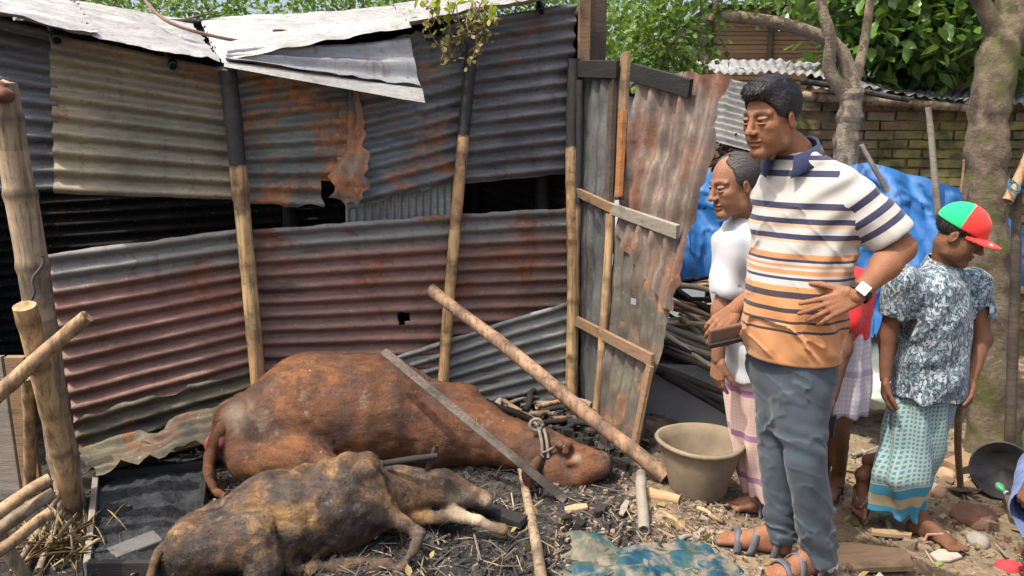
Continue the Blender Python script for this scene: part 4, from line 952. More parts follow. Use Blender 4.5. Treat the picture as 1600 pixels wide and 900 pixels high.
def sandal(parent, heel, d, mat, sc=1.0, name='sandal', strapmat=None, thong=False):
    d = nrm(d); up = nrm(A(0, 0, 1) - d * d[2]); sd_ = np.cross(up, d); q = lambda a, b_, c: heel + sc * (d * a + sd_ * b_ + up * c)
    u = np.linspace(0, 1, 22); wd_ = np.interp(u, [0, .05, .15, .4, .65, .85, .95, 1], [.01, .028, .034, .031, .043, .044, .03, .008]); xs = -.045 + u * .295
    m = MB(); V = []
    for z in (-.004, .012): V += [q(x, w_, z) for x, w_ in zip(xs, wd_)] + [q(x, -w_, z) for x, w_ in zip(xs, wd_)]
    n_ = 22; i = np.arange(n_ - 1); F = [np.stack([o + i, o + i + 1, o + n_ + i + 1, o + n_ + i], 1) for o in (0, 2 * n_)]
    F += [np.stack([o + i, o + i + 1, o + 2 * n_ + i + 1, o + 2 * n_ + i], 1) for o in (0, n_)]; m.add(V, *F)
    so = obj(name, m, mat, parent, smooth=False)
    m = MB(); an = np.linspace(-.1, np.pi + .1, 14)
    if thong:
        for y in (-1, 1): m.tube(np.array([q(.185, .012, .05), q(.15, .012 + .02 * y, .072), q(.10, .040 * y, .055), q(.08, .046 * y, .005)]), .007, 6)
    else:
        for a_, hh, ww in ((.172, .066, .050), (.125, .088, .048), (.04, .142, .047)):
            m.grid(np.array([[q(a_ + o - .02 * math.sin(x) * (a_ < .15), ww * math.cos(x), .006 + (hh - .25 * o) * max(0, math.sin(x))) for x in an] for o in (-.013, 0, .013)]).reshape(-1, 3), 3, 14)
    so_ = obj('strap', m, strapmat or mat, so)
    if not thong: so_.modifiers.new('t', 'SOLIDIFY').thickness = .005
    return so
def person(label, base, sk, head, style, hm, limbs, hands=(), feet=(), group=None, neck=None, torso=()):
    t = thing('person', base, label, 'person', group)
    c, M, sc = head; m = MB(); hf = wrap(HEAD, c, M, sc)
    s = Sdf().u(hf)
    if neck is not None:
        s.u(p_cone(c + M @ (A(-.03, 0, -.06) * sc), neck, .05 * sc, .056 * sc), .025)
        s.u(p_ell(c + M @ (A(.008, 0, -.125) * sc), (.014, .012, .02)), .02)
    def loc(V): return (V - c) @ M / sc
    def lip(V): q = loc(V); return np.exp(-((q[:, 0] - .098) / .03) ** 4 - (q[:, 1] / .024) ** 4 - ((q[:, 2] + .074) / .011) ** 4)
    def brow(V): q = loc(V); y = np.abs(q[:, 1]); return np.exp(-((y - .034) / .021) ** 4 - ((q[:, 2] - .0275 + .1 * np.abs(y - .036)) / .0055) ** 2) * (q[:, 0] > .045)
    lo, hi = box_of([c], .16 * sc)
    if neck is not None: lo = np.minimum(lo, neck - .09); hi = np.maximum(hi, neck + .09)
    sdf_mb(m, s, lo, hi, .0030 if sc > .9 else .0034, 1, lip=lip, brow=brow, nail=0)
    s = Sdf(); pts = []
    for ch_ in list(limbs) + list(torso):
        s.chain([(p, r) for p, r in ch_], .025); pts += [p for p, r in ch_]
    s.disp = lambda P: .002 * fbm(P * 16, 2)
    sdf_mb(m, s, *box_of(pts, .22), .0075, 1, lip=0, brow=0, nail=0)
    for hs, hp in hands: sdf_mb(m, hs, *box_of(hp, .035), .0032, 1, lip=0, brow=0, nail=0)
    for fs, fp in feet: sdf_mb(m, fs, *box_of(fp, .06), .004, 1, lip=0, brow=0, nail=0)
    obj('body', m, sk, t)
    for y in (-1, 1):
        e = MB(); ec = c + M @ (A(.0735, y * .033, -.0005) * sc); th, ph_ = np.meshgrid(np.linspace(0, np.pi, 10), np.linspace(0, 2 * np.pi, 17), indexing='ij')
        V = np.stack([np.cos(th), np.sin(th) * np.cos(ph_), np.sin(th) * np.sin(ph_)], -1).reshape(-1, 3); ir = (V[:, 0] > .86).astype(float)
        e.grid(ec + (V * .0165 * sc) @ M.T, 10, 17, iris=ir); obj('eye', e, EYE, t)
    if style:
        hs_ = hair_sdf(style); hm_ = MB(); sdf_mb(hm_, wrap(hs_, c, M, sc), *box_of([c], .17 * sc), .0036, 1)
        q = (hm_.V[0] - c) @ M / sc; q = q[rng.integers(0, len(q), 5200)]; e = 1e-3     # loose strands combed over the cap of hair
        gN = np.stack([hs_(q + np.eye(3)[k] * e) - hs_(q - np.eye(3)[k] * e) for k in range(3)], 1); gN /= np.linalg.norm(gN, axis=1)[:, None] + 1e-9
        ok = (np.linalg.norm(q, axis=1) > .075) & (gN[:, 2] > -.75); q = q[ok]; gN = gN[ok]
        fl = np.stack([np.where((q[:, 0] > .05) & (q[:, 2] > .08), .8, -.5), q[:, 1] * 6, np.where(q[:, 2] > .09, .1, -1.0)], 1) + rng.normal(size=q.shape) * .14
        fl -= gN * (fl * gN).sum(1)[:, None]; fl /= np.linalg.norm(fl, axis=1)[:, None] + 1e-9; sdv = np.cross(gN, fl) * .0009; Ln = rng.uniform(.010, .026, len(q))[:, None] * (.6 if style != 'thick' else 1)
        b0 = q - gN * .002; b1 = q + fl * Ln * .5 + gN * .0016; b2 = q + fl * Ln + gN * rng.uniform(-.001, .003, len(q))[:, None]
        V = np.stack([b0 - sdv, b0 + sdv, b1 - sdv, b1 + sdv, b2], 1).reshape(-1, 3); i5 = np.arange(len(q))[:, None] * 5
        hm_.add(c + (V * sc) @ M.T, i5 + np.array([[0, 1, 3, 2]]), i5 + np.array([[2, 3, 4]])); obj('hair', hm_, HAIRM[hm], t)
    return t
def garment(name, s, pts, mat, parent, h=.0065, pad=.2, **at):
    m = MB(); lo, hi = box_of(pts, pad); sdf_mb(m, s, lo, hi, h, 1, **at); return obj(name, m, mat, parent)
def ramp_mat(name, attrname, stops, lo, hi, sl=None, slstops=None, tone=.12):
    def col(nt):
        f = math_(nt, 'DIVIDE', math_(nt, 'SUBTRACT', attr(nt, attrname), lo), hi - lo)
        c = ramp(nt, f, [((z - lo) / (hi - lo), k) for z, k in stops], 'CONSTANT')
        if sl: c = mixc(nt, ramp(nt, attr(nt, sl), [(.45, 0.0), (.55, 1.0)]), c, ramp(nt, attr(nt, 'along'), slstops, 'CONSTANT'))
        return mixc(nt, math_(nt, 'MULTIPLY', noise(nt, 12, None, 4), tone), c, (.2, .19, .18))
    return cloth(name, col)
SK1 = skin_mat('skin_warm_brown', (.255, .118, .062)); SK2 = skin_mat('skin_mid_brown', (.27, .135, .08)); SK3 = skin_mat('skin_dark_brown', (.165, .078, .042))
# ---------------------------------------------------------------- man in the striped polo shirt
F1, L1 = A(-.75, -.66, 0), A(.66, -.75, 0)
hc = U(1205, 184, 2.45); nb1 = U(1243, 236, 2.48)
shL = U(1334, 296, 2.38); elL = U(1408, 388, 2.33); wrL = U(1338, 463, 2.27); shR = U(1226, 286, 2.62); elR = U(1212, 430, 2.76); wrR = U(1146, 486, 2.60)
ftR = gp(1218, 872); ftL = gp(1276, 900); gL, gR = ftL, ftR
kneeL, kneeR = U(1258, 715, 2.38), U(1216, 700, 2.52); hipL, hipR = U(1252, 560, 2.44), U(1223, 560, 2.56)
h1, hp1 = hand_sdf(wrL, U(1250, 496, 2.28) - wrL, U(1290, 470, 2.5) - U(1290, 470, 2.3), A(0, 0, 1), (3, 10, 14, 16), 1.08, 10, 45, 5)
h2, hp2 = hand_sdf(wrR, U(1108, 520, 2.52) - wrR, A(-.2, .5, -.8), A(-.4, -.9, 0), (22, 26, 30, 32), 1.05, 3, 30, 20)
dR = nrm(gp(1136, 856) - ftR); dL = nrm(gp(1200, 912) - ftL)
fR, fpR = foot_sdf(ftR + A(0, 0, .014), dR, .98); fL, fpL = foot_sdf(ftL + A(0, 0, .014), dL, .98)
m1 = person('man in navy, white and orange striped polo shirt, hand on hip, watching the cattle', (ftL + ftR) / 2, SK1, (hc, axes(209, 9), .94), 'thick', 'b',
    [[(lerp(shL, elL, .15), .040), (elL, .042), (lerp(elL, wrL, .35), .043), (wrL, .029)], [(shR, .05), (elR, .042), (wrR, .028)], [(kneeL, .042), (ftL + A(0, 0, .1) - dL * 0, .034)], [(kneeR, .042), (ftR + A(0, 0, .1), .034)]],
    [(h1, hp1), (h2, hp2)], [(fR, fpR), (fL, fpL)], neck=nb1, torso=[[(U(1245, 262, 2.5), .055), (U(1250, 340, 2.5), .085), (U(1240, 540, 2.5), .085), (kneeL, .042)], [(U(1240, 540, 2.5), .085), (kneeR, .042)]])
z_ = lambda y: U(1240, y, 2.36)[2]
navy, white, org, pch, blk = (.022, .024, .06), (.38, .37, .35), (.42, .195, .08), (.41, .29, .20), (.03, .022, .03)
st = [(560, org), (519, blk), (516, org), (504, blk), (500, org), (489, blk), (482, org), (467, blk), (457, org), (449, white), (439, navy), (435, white), (430, org), (424, white), (419, org), (415, white), (411, navy), (407, org), (398, white), (380, pch), (376, navy), (367, white), (357, pch), (351, navy), (343, white), (332, pch), (328, navy), (319, white), (278, navy), (268, white), (252, navy), (244, white)]
st = [(z_(y), c) for y, c in st]
slst = [(0, white), (.30, navy), (.40, white), (.52, navy), (.62, white), (.73, navy), (.82, white)]
POLO = ramp_mat('polo_stripes', 'hgt', st, z_(575), z_(215), 'sleeve', slst)
s = Sdf()
secs = [(U(1246, 238, 2.49), .085, .075), (U(1251, 254, 2.49), .118, .085), (U(1256, 278, 2.49), .158, .108), (U(1257, 330, 2.49), .184, .130), (U(1250, 400, 2.49), .178, .138), (U(1241, 480, 2.48), .165, .150), (U(1239, 530, 2.48), .160, .146), (U(1239, 556, 2.48), .162, .146)]
s.u(p_loft(secs, L1, F1), .02)
slE = lerp(shL, elL, .74); slS = lerp(shL, U(1262, 292, 2.47), .22); slR = lerp(shR, elR, .6)
s.u(p_cone(slS, slE, .068, .076), .04).u(p_cone(shR, slR, .070, .07), .05)
ax = nrm(elL - shL); s.cut(p_cyl(slE + ax * .02, ax, .11, .12), .004).cut(p_cyl(slE - ax * .03, ax, .058, .12), .004)
def wr1(P):
    q = P - U(1245, 400, 2.35); zz = P[:, 2]
    lo_ = sm((1.12 - zz) / .25)
    qa = P - shL; ta = qa @ ax; sl_ = 1 - .8 * sm((ta - .08) / .05) * (np.linalg.norm(qa - ta[:, None] * ax, axis=1) < .105); hm_ = sm((zz - secs[-1][0][2] - .004) / .05) * sl_
    return hm_ * (.010 * fbm(P * A(6, 6, 3.2), 3) * (.4 + lo_) + .007 * lo_ * np.sin((P[:, 0] * 1.3 + P[:, 2] * .7) * 42 + 2 * fbm(P * 5, 2)) + .004 * np.sin((P[:, 0] - P[:, 2] * 1.2) * 46 + 3 * fbm(P * 4, 2)) * sm((zz - 1.05) / .1) + .014 * (np.exp(-(np.abs(fbm(P * A(4, 4, 3) + P[:, [2, 2, 0]] * 3, 3)) / .07) ** 2) + .5 * np.exp(-(np.abs(fbm(P * A(9, 9, 6) + P[:, [2, 0, 0]] * 5 + 3, 2)) / .08) ** 2)) * (.4 + .7 * lo_))
s.disp = wr1
def f_al(V): return np.clip(((V - shL) @ ax + .04) / (np.linalg.norm(slE - shL) + .06), 0, 1)
def f_sl(V):
    d1 = np.linalg.norm((V - shL) - ((V - shL) @ ax)[:, None] * ax, axis=1); side = (V - shL) @ L1
    body = p_loft(secs, L1, F1)(V); return ((body > .012) & (side > -.055) & (d1 < .13)).astype(float)
def f_h(V): return V[:, 2] + .035 * np.clip((V - U(1240, 400, 2.49)) @ F1, -.2, .2) * 0 - .02 * np.sin((V @ L1) * 3)*0
po = garment('shirt', s, [c for c, a, b_ in secs] + [slE, slR], POLO, m1, .0052, .24, hgt=f_h, sleeve=f_sl, along=f_al)
# collar
def collar(parent, c, M, r0, r1, h, mat, gap=28, drop=.05, tilt=.03):
    m = MB(); an = np.linspace(R(gap), R(360 - gap), 40); rows = []
    for k, (r_, z) in enumerate(((r0, .012), (r0 * 1.07, .02), ((r0 + r1) / 2, -.004), (r1, -h))):
        ring = []
        for a in an:
            fr_ = math.cos(a); pt = max(0, fr_) ** 3
            ring.append(c + M @ A(r_ * 1.0 * math.cos(a) + (.012 * pt if k == 3 else 0), r_ * 1.05 * math.sin(a), z - tilt * fr_ - (drop * pt * (k / 3))))
        rows.append(ring)
    m.grid(np.array(rows).reshape(-1, 3), 4, 40); o = obj('collar', m, mat, parent)
    sdm = o.modifiers.new('thick', 'SOLIDIFY'); sdm.thickness = .004; return o
NAVY = cloth('navy_knit', lambda nt: mixc(nt, noise(nt, 30), (.018, .022, .06), (.03, .036, .085)))
M1 = np.stack([F1, L1, A(0, 0, 1)], 1)
collar(po, U(1241, 236, 2.48), M1, .066, .098, .036, NAVY, 26, .03)
WHT = cloth('white_cotton', lambda nt: mixc(nt, noise(nt, 14), (.36, .38, .42), (.45, .46, .48)))
# trousers
DEN = cloth('slate_trousers', lambda nt: mixc(nt, ramp(nt, noise(nt, 5, None, 6), [(.35, 0.0), (.7, 1.0)]), (.034, .048, .065), (.066, .084, .105)), .85)
s = Sdf()
def leg(h_, k_, a_, up_):
    c0 = lerp(h_, up_, .25)
    return p_loft([(h_ + A(0, 0, .04), .088, .092), (lerp(h_, k_, .45), .080, .085), (k_, .066, .070), (lerp(k_, a_, .5), .060, .068), (a_, .057, .070)], L1, F1, 2.2)
s.u(leg(hipL, kneeL, ftL + A(.005, 0, .06), None), .02).u(leg(hipR, kneeR, ftR + A(.012, .01, .085), None), .02)
s.u(p_loft([(U(1238, 520, 2.49), .150, .125), (U(1240, 590, 2.49), .145, .12), (U(1240, 625, 2.49), .11, .10), (U(1240, 660, 2.49), .05, .09)], L1, F1), .05)
def wr2(P):
    zz = P[:, 2]
    rdg = np.exp(-(np.abs(fbm(P * A(5, 5, 8) + P[:, [2, 2, 0]] * 2.5, 3)) / .07) ** 2) + .6 * np.exp(-(np.abs(fbm(P * A(9, 9, 13) + P[:, [2, 2, 0]] * 5 + 7, 2)) / .08) ** 2)
    return .007 * fbm(P * A(7, 7, 3), 3) + .0065 * rdg * (.35 + np.exp(-((zz - .50) / .09) ** 2) + 1.2 * np.exp(-((zz - .14) / .09) ** 2) + np.exp(-((zz - .74) / .07) ** 2)) + .003 * np.sin((P[:, 2] + .5 * P[:, 0]) * 70 + 6 * fbm(P * 4, 2)) * (np.exp(-((zz - .48) / .1) ** 2) + 1.4 * np.exp(-((zz - .13) / .09) ** 2)) + .004 * np.sin((P[:, 2] * .8 + P[:, 0]) * 45) * sm((zz - .6) / .1)
s.disp = wr2
garment('trousers', s, [hipL, hipR, ftL, ftR, kneeL], DEN, m1, .0058, .2)
SOLE = plain('sandal_sole', (.06, .055, .05), (.1, .09, .08)); STRAP = plain('sandal_strap', (.06, .062, .07), (.10, .105, .12), 20, .5)
sandal(m1, ftR, dR, SOLE, 1.0, strapmat=STRAP); sandal(m1, ftL, dL, SOLE, 1.0, strapmat=STRAP)
# wrist watch
fa = nrm(wrL - elL); wp = lerp(elL, wrL, .93); up_ = nrm(A(-.2, -.9, .45) - fa * (A(-.2, -.9, .45) @ fa)); sd_ = np.cross(fa, up_)
m = MB(); an = np.linspace(0, 2 * np.pi, 25); V = np.array([[wp + fa * o + (up_ * math.sin(a) + sd_ * math.cos(a)) * (.037 + (.002 if abs(o) < .01 else 0)) for a in an] for o in (-.011, .011)]).reshape(-1, 3)
m.grid(V, 2, 25); wo_ = obj('wristwatch', m, plain('rubber_black', (.015, .015, .016), (.03, .03, .03)), m1); wo_.modifiers.new('t', 'SOLIDIFY').thickness = .004
m = MB(); m.box(wp + up_ * .040, (.036, .036, .009), fa, sd_); obj('watch_face', m, plain('watch_glass', (.55, .57, .6), (.62, .64, .66), 3, .12, .0, .001, .6), wo_, smooth=False, bevel=.003)
# the phone wallet he holds
m = MB(); c = U(1134, 523, 2.50); m.box(c, (.135, .018, .068), U(1160, 518, 2.52) - U(1106, 530, 2.48), A(.3, 1, .25))
ph1 = obj('phone_wallet', m, plain('wallet_leather', (.10, .06, .045), (.14, .085, .06), 12, .5), smooth=False, label='dark brown phone wallet in the striped shirt man\'s hand', cat='phone', bevel=.006)
m = MB(); m.box(c + A(-.002, -.012, -.026), (.136, .012, .016), U(1160, 518, 2.52) - U(1106, 530, 2.48), A(.3, 1, .25)); obj('cover_edge', m, plain('wallet_edge', (.02, .016, .014), (.03, .025, .02)), ph1, smooth=False, bevel=.002)

# ---------------------------------------------------------------- man in the white shirt
dd = 3.02; F2, L2 = A(-.9, -.43, 0), A(.43, -.9, 0)
ft2 = gp(1188, 806); ft2b = gp(1236, 812) + A(.05, .05, 0); d2 = nrm(gp(1122, 800) - ft2); d2b = nrm(A(-.9, -.5, 0))
hc2 = U(1146, 288, dd - .03); nb2 = U(1172, 336, dd)
s2 = U(1150, 384, dd - .12); e2 = U(1128, 484, dd - .12); w2 = U(1122, 560, dd - .12)
s2b = U(1210, 380, dd + .14); e2b = U(1225, 470, dd + .2); w2b = U(1215, 540, dd + .15)
h1, hp1 = hand_sdf(w2, A(.02, -.02, -1), A(.8, .5, 0), A(-.6, -.4, 0), (14, 22, 26, 30), 1.0, 4, 25, 15)
h2, hp2 = hand_sdf(w2b, A(-.2, -.1, -1), A(-.5, -.5, 0), A(-.5, .5, 0), (14, 22, 26, 30), 1.0, 4, 25, 15)
f1, fp1 = foot_sdf(ft2 + A(0, 0, .012), d2); f2, fp2 = foot_sdf(ft2b + A(0, 0, .012), d2b)
m2 = person('man in white shirt standing behind the striped shirt, looking down', (ft2 + ft2b) / 2, SK2, (hc2, axes(196, 12), .98), 'receding', 'g',
    [[(lerp(s2, e2, .3), .038), (e2, .038), (w2, .027)], [(s2b, .045), (e2b, .04), (w2b, .027)], [(U(1190, 700, dd), .055), (ft2 + A(0, 0, .1), .038)], [(U(1225, 700, dd + .05), .055), (ft2b + A(0, 0, .1), .038)]],
    [(h1, hp1), (h2, hp2)], [(f1, fp1), (f2, fp2)], neck=nb2, torso=[[(U(1178, 360, dd), .05), (U(1185, 420, dd), .075), (U(1190, 560, dd), .08), (U(1190, 700, dd), .045)], [(U(1190, 560, dd), .08), (U(1225, 700, dd + .05), .05)]])
s = Sdf(); secs2 = [(U(1172, 340, dd), .066, .062), (U(1171, 352, dd), .13, .085), (U(1169, 376, dd), .165, .115), (U(1170, 430, dd), .18, .135), (U(1176, 500, dd), .18, .14), (U(1180, 585, dd), .185, .145)]
s.u(p_loft(secs2, L2, F2), .02); sE = lerp(s2, e2, .68); s.u(p_cone(s2 + L2 * -.025, sE, .058, .066), .045); ax2 = nrm(e2 - s2); s.cut(p_cyl(sE + ax2 * .03, ax2, .072, .06), .004).cut(p_cyl(sE - ax2 * .02, ax2, .048, .10), .004)
s.disp = lambda P: .008 * fbm(P * A(7, 7, 4), 3) + .005 * np.sin((P[:, 0] + P[:, 2] * .8) * 48 + 3 * fbm(P * 4, 2))
sh2 = garment('shirt', s, [c for c, a, b_ in secs2] + [sE], WHT, m2, .0075, .22)
collar(sh2, U(1172, 338, dd), np.stack([F2, L2, A(0, 0, 1)], 1), .062, .09, .04, WHT, 18, .04)
m = MB(); m.box(U(1150, 440, dd - .17), (.012, .10, .12), L2 * .3 + F2, L2) if False else None
def lungi(name, c1, c2, line_c, sc=38.0, hem=None, zone=None):
    def col(nt):
        v = coords(nt); x = attr(nt, 'round'); z = attr(nt, 'drop')
        fx = math_(nt, 'FRACT', math_(nt, 'MULTIPLY', x, sc)); fz = math_(nt, 'FRACT', math_(nt, 'MULTIPLY', z, sc * 1.05))
        k = math_(nt, 'MULTIPLY', math_(nt, 'GREATER_THAN', fx, .42), math_(nt, 'GREATER_THAN', fz, .42)); c = mixc(nt, k, c2, c1)
        if line_c is not None: c = mixc(nt, math_(nt, 'GREATER_THAN', math_(nt, 'FRACT', math_(nt, 'MULTIPLY', z, 5.0)), .86), c, line_c)
        if hem: c = mixc(nt, ramp(nt, z, [(0, 1.0), (zone, 0.0)], 'CONSTANT'), c, ramp(nt, math_(nt, 'DIVIDE', z, zone), hem, 'CONSTANT'))
        return mixc(nt, math_(nt, 'MULTIPLY', noise(nt, 9), .15), c, (.2, .2, .2))
    return cloth(name, col)
def lfield(c, Lx, Fx): return lambda V: np.arctan2((V - c) @ Lx, (V - c) @ Fx) * .19 + 5
s = Sdf(); sec = [(U(1186, 560, dd), .17, .13), (U(1188, 600, dd), .172, .135), (U(1196, 680, dd), .165, .14), (U(1206, 745, dd), .15, .13), (U(1212, 768, dd), .148, .13)]
s.u(p_loft(sec, L2, F2), .01); s.disp = lambda P: .010 * np.sin(np.arctan2((P - sec[2][0]) @ L2, (P - sec[2][0]) @ F2) * 9 + 2 * fbm(P * 3, 2)) + .006 * fbm(P * 8, 2)
LNG2 = lungi('lungi_pink', (.62, .44, .38), (.56, .38, .34), (.28, .14, .26), 60)
garment('lungi', s, [c for c, a, b_ in sec], LNG2, m2, .0085, .22, round=lfield(sec[2][0], L2, F2), drop=lambda V: V[:, 2] + .5)
sandal(m2, ft2, d2, SOLE, 1.0, 'sandal', STRAP, True); sandal(m2, ft2b, d2b, SOLE, 1.0, 'sandal', STRAP, True)

# ---------------------------------------------------------------- man in the red and green cap
dc = 3.28; F3, L3 = A(.62, -.78, 0), A(.78, .62, 0)
ftF = gp(1428, 838); ftB = A(*U(1352, 786, 3.42)); ftB[2] = gz(ftB[0], ftB[1]) + .02
hc3 = U(1500, 366, dc - .06); nb3 = U(1475, 416, dc)
sR3, eR3, wR3 = U(1410, 440, dc - .06), U(1386, 525, dc - .02), U(1383, 592, dc - .06)
sL3, eL3, wL3 = U(1524, 444, dc + .08), U(1535, 530, dc + .04), U(1516, 598, dc - .06)
h1, hp1 = hand_sdf(wR3, A(.05, -.05, -1), A(.8, -.2, 0), A(.2, -.9, 0), (18, 26, 30, 32), 1.0, 3, 22, 15)
h2, hp2 = hand_sdf(wL3, A(-.2, -.15, -1), A(-.8, .0, 0), A(-.2, -.9, 0), (35, 45, 48, 50), 1.0, 2, 25, 30)
dF = nrm(gp(1458, 850) - ftF); dB = nrm(A(.05, -.4, -.75))
f1, fp1 = foot_sdf(ftF + A(0, 0, .012), dF, .98); hB = U(1357, 738, 3.40); dB = nrm(U(1344, 792, 3.34) - hB); f2, fp2 = foot_sdf(hB, dB, .92)
knF, knB = U(1436, 715, dc + .02), U(1410, 715, dc + .04)
m3 = person('man in red and green cap and floral shirt walking past the tree', ftF, SK3, (hc3, axes(-38, 24), .98), 'short', 'b',
    [[(sR3, .043), (eR3, .038), (wR3, .025)], [(sL3, .043), (eL3, .038), (wL3, .025)], [(knF, .05), (ftF + A(0, 0, .1), .036)], [(knB, .05), (hB + A(0, 0, .06), .036)]],
    [(h1, hp1), (h2, hp2)], [(f1, fp1), (f2, fp2)], neck=nb3, torso=[[(U(1470, 420, dc), .065), (U(1465, 480, dc), .1), (U(1452, 590, dc), .1), (knF, .05)], [(U(1452, 590, dc), .1), (knB, .05)]])
def floral(nt):
    v = coords(nt); vo = nd(nt, 'ShaderNodeTexVoronoi', {'Vector': nd(nt, 'ShaderNodeMapping', {'Vector': v, 'Scale': (1, 1, .6)}).outputs[0], 'Scale': 36.0, 'Randomness': 1.0}); 
    n1 = noise(nt, 30, v, 4, .7, 1.5); n2 = noise(nt, 42, nd(nt, 'ShaderNodeMapping', {'Vector': v, 'Location': (3, 3, 3), 'Scale': (1, 1, .5)}).outputs[0], 3, .6, 2.0)
    c = mixc(nt, ramp(nt, n1, [(.46, 0.0), (.5, 1.0)]), (.29, .33, .35), (.075, .12, .15))
    c = mixc(nt, ramp(nt, n2, [(.52, 0.0), (.56, 1.0)]), c, (.035, .042, .06))
    c = mixc(nt, ramp(nt, vo.outputs['Distance'], [(.18, 1.0), (.24, 0.0)]), c, (.30, .38, .40))
    return c
FLO = cloth('floral_cotton', floral)
s = Sdf(); secs3 = [(U(1473, 412, dc), .066, .062), (U(1471, 424, dc), .14, .085), (U(1468, 444, dc), .190, .11), (U(1466, 490, dc), .19, .13), (U(1460, 550, dc), .185, .14), (U(1452, 600, dc), .19, .15), (U(1448, 614, dc), .19, .152)]
s.u(p_loft(secs3, L3, F3), .02)
for a_, b_ in ((sR3, eR3), (sL3, eL3)):
    q = lerp(a_, b_, .55); s.u(p_cone(a_, q, .076, .07), .04); s.cut(p_cyl(q + nrm(b_ - a_) * .02, b_ - a_, .1, .12), .004).cut(p_cyl(q - nrm(b_ - a_) * .03, b_ - a_, .050, .12), .004)
s.disp = lambda P: .009 * fbm(P * A(7, 7, 4), 3) + .006 * np.sin((P[:, 0] - P[:, 2] * .7) * 44 + 3 * fbm(P * 4, 2)) * sm((1.0 - P[:, 2]) / .3)
sh3 = garment('shirt', s, [c for c, a, b_ in secs3] + [sR3, sL3], FLO, m3, .0075, .22)
collar(sh3, U(1473, 415, dc), np.stack([F3, L3, A(0, 0, 1)], 1), .06, .092, .04, FLO, 20, .05)
hemr = [(0, (.03, .25, .42)), (.36, (.42, .36, .22)), (.68, (.03, .27, .42)), (.98, (.5, .55, .5))]
LNG3 = lungi('lungi_teal', (.035, .20, .25), (.28, .34, .32), None, 46, hemr, .2)
s = Sdf(); lc = U(1440, 690, dc)
sec = [(U(1450, 590, dc), .165, .135), (U(1438, 640, dc), .15, .13), (U(1427, 690, dc - .01), .135, .125), (U(1408, 740, dc - .03), .125, .125), (U(1394, 785, ftF[1] + .06), .122, .13), (U(1390, 812, ftF[1] + .06), .122, .13)]
s.u(p_loft(sec, L3, F3), .01)
hp_ = U(1428, 806, dc); s.cut(p_plane(U(1400, 796, ftF[1] + .05), A(.16, 0, 1.0)), .006)
s.disp = lambda P: .014 * np.sin(np.arctan2((P - sec[2][0]) @ L3, (P - sec[2][0]) @ F3) * 7 + P[:, 2] * 6 + 2 * fbm(P * 3, 2)) * sm((.62 - P[:, 2]) / .4) + .007 * fbm(P * 8, 2)
ztop = U(1450, 590, dc)[2]
garment('lungi', s, [c for c, a, b_ in sec], LNG3, m3, .0075, .22, round=lfield(lc, L3, F3), drop=lambda V: V[:, 2] - U(1400, 798, dc)[2] + .2 * (V[:, 0] - U(1400, 798, dc)[0]) * -1 + .012)
RUB = plain('sandal_dark', (.03, .028, .028), (.06, .055, .05)); sandal(m3, ftF, dF, RUB, .98, strapmat=plain('strap_pink', (.35, .2, .18), (.25, .15, .13)), thong=True); sandal(m3, hB - nrm(A(0, 0, 1) - dB * dB[2]) * .012, dB, RUB, .95, strapmat=STRAP, thong=True)
# cap
M3 = axes(-38, 24); s = Sdf(); s.u(p_ell((-.012, 0, .045), (.112, .092, .098))); s.cut(p_plane((0, 0, .032), nrm(A(.08, 0, 1))), .004)
s.u(p_loft([((.0, 0, .034), .09, .1), ((.0, 0, .05), .088, .1)], A(0, 1, 0), A(1, 0, 0)), .01) if False else None
def brim(P):
    x, y = P[:, 0], P[:, 1]; zc_ = .030 - .35 * np.maximum(x - .08, 0) * .45 - 4.0 * y * y * .8; r_ = np.hypot((x - .055) / 1.25, y / .95) - .092
    return np.maximum(np.maximum(np.abs(P[:, 2] - zc_) - .0035, r_), .03 - x)
s.u(brim, .006)
capm = cloth('cap_cotton', lambda nt: mixc(nt, attr(nt, 'front'), (.015, .42, .16), mixc(nt, attr(nt, 'badge'), (.60, .035, .03), (.8, .7, .65))))
V_loc = lambda V: (V - hc3) @ M3 / .98
m = MB(); sdf_mb(m, wrap(s, hc3, M3, .98), *box_of([hc3 + M3 @ A(.05, 0, .04)], .2), .0038, 1, front=lambda V: (V_loc(V)[:, 0] > -.005).astype(float), badge=lambda V: (np.linalg.norm((V_loc(V) - A(.128, .04 * -1, .012)) * A(1, 1, .4), axis=1) < .009).astype(float))
cp3 = obj('cap', m, capm, m3)
m = MB(); m.tube(np.array([hc3 + M3 @ (A(-.012, 0, .142) * .98), hc3 + M3 @ (A(-.012, 0, .15) * .98)]), [.008, .004], 8); obj('cap_button', m, plain('cap_red', (.5, .03, .03), (.55, .04, .03)), cp3)
# hoe he steadies
hb = gp(1500, 768); hoe = thing('hoe', hb, 'wooden handled hoe held upright by the capped man', 'hoe')
m = MB(); m.tube(line(hb + A(0, 0, .02), U(1499, 566, dc - .1), 10, .01, 2), .017, 10, char=0, node=0, along=0); obj('handle', m, W_brown, hoe)
m = MB(); m.box(hb + A(-.02, -.04, .03), (.13, .14, .012), (1, .1, 0), (0, 1, -.35)); obj('blade', m, plain('old_iron', (.07, .06, .055), (.14, .1, .08), 20, .6, .4, .004, .4, .4), hoe, smooth=False, bevel=.003)

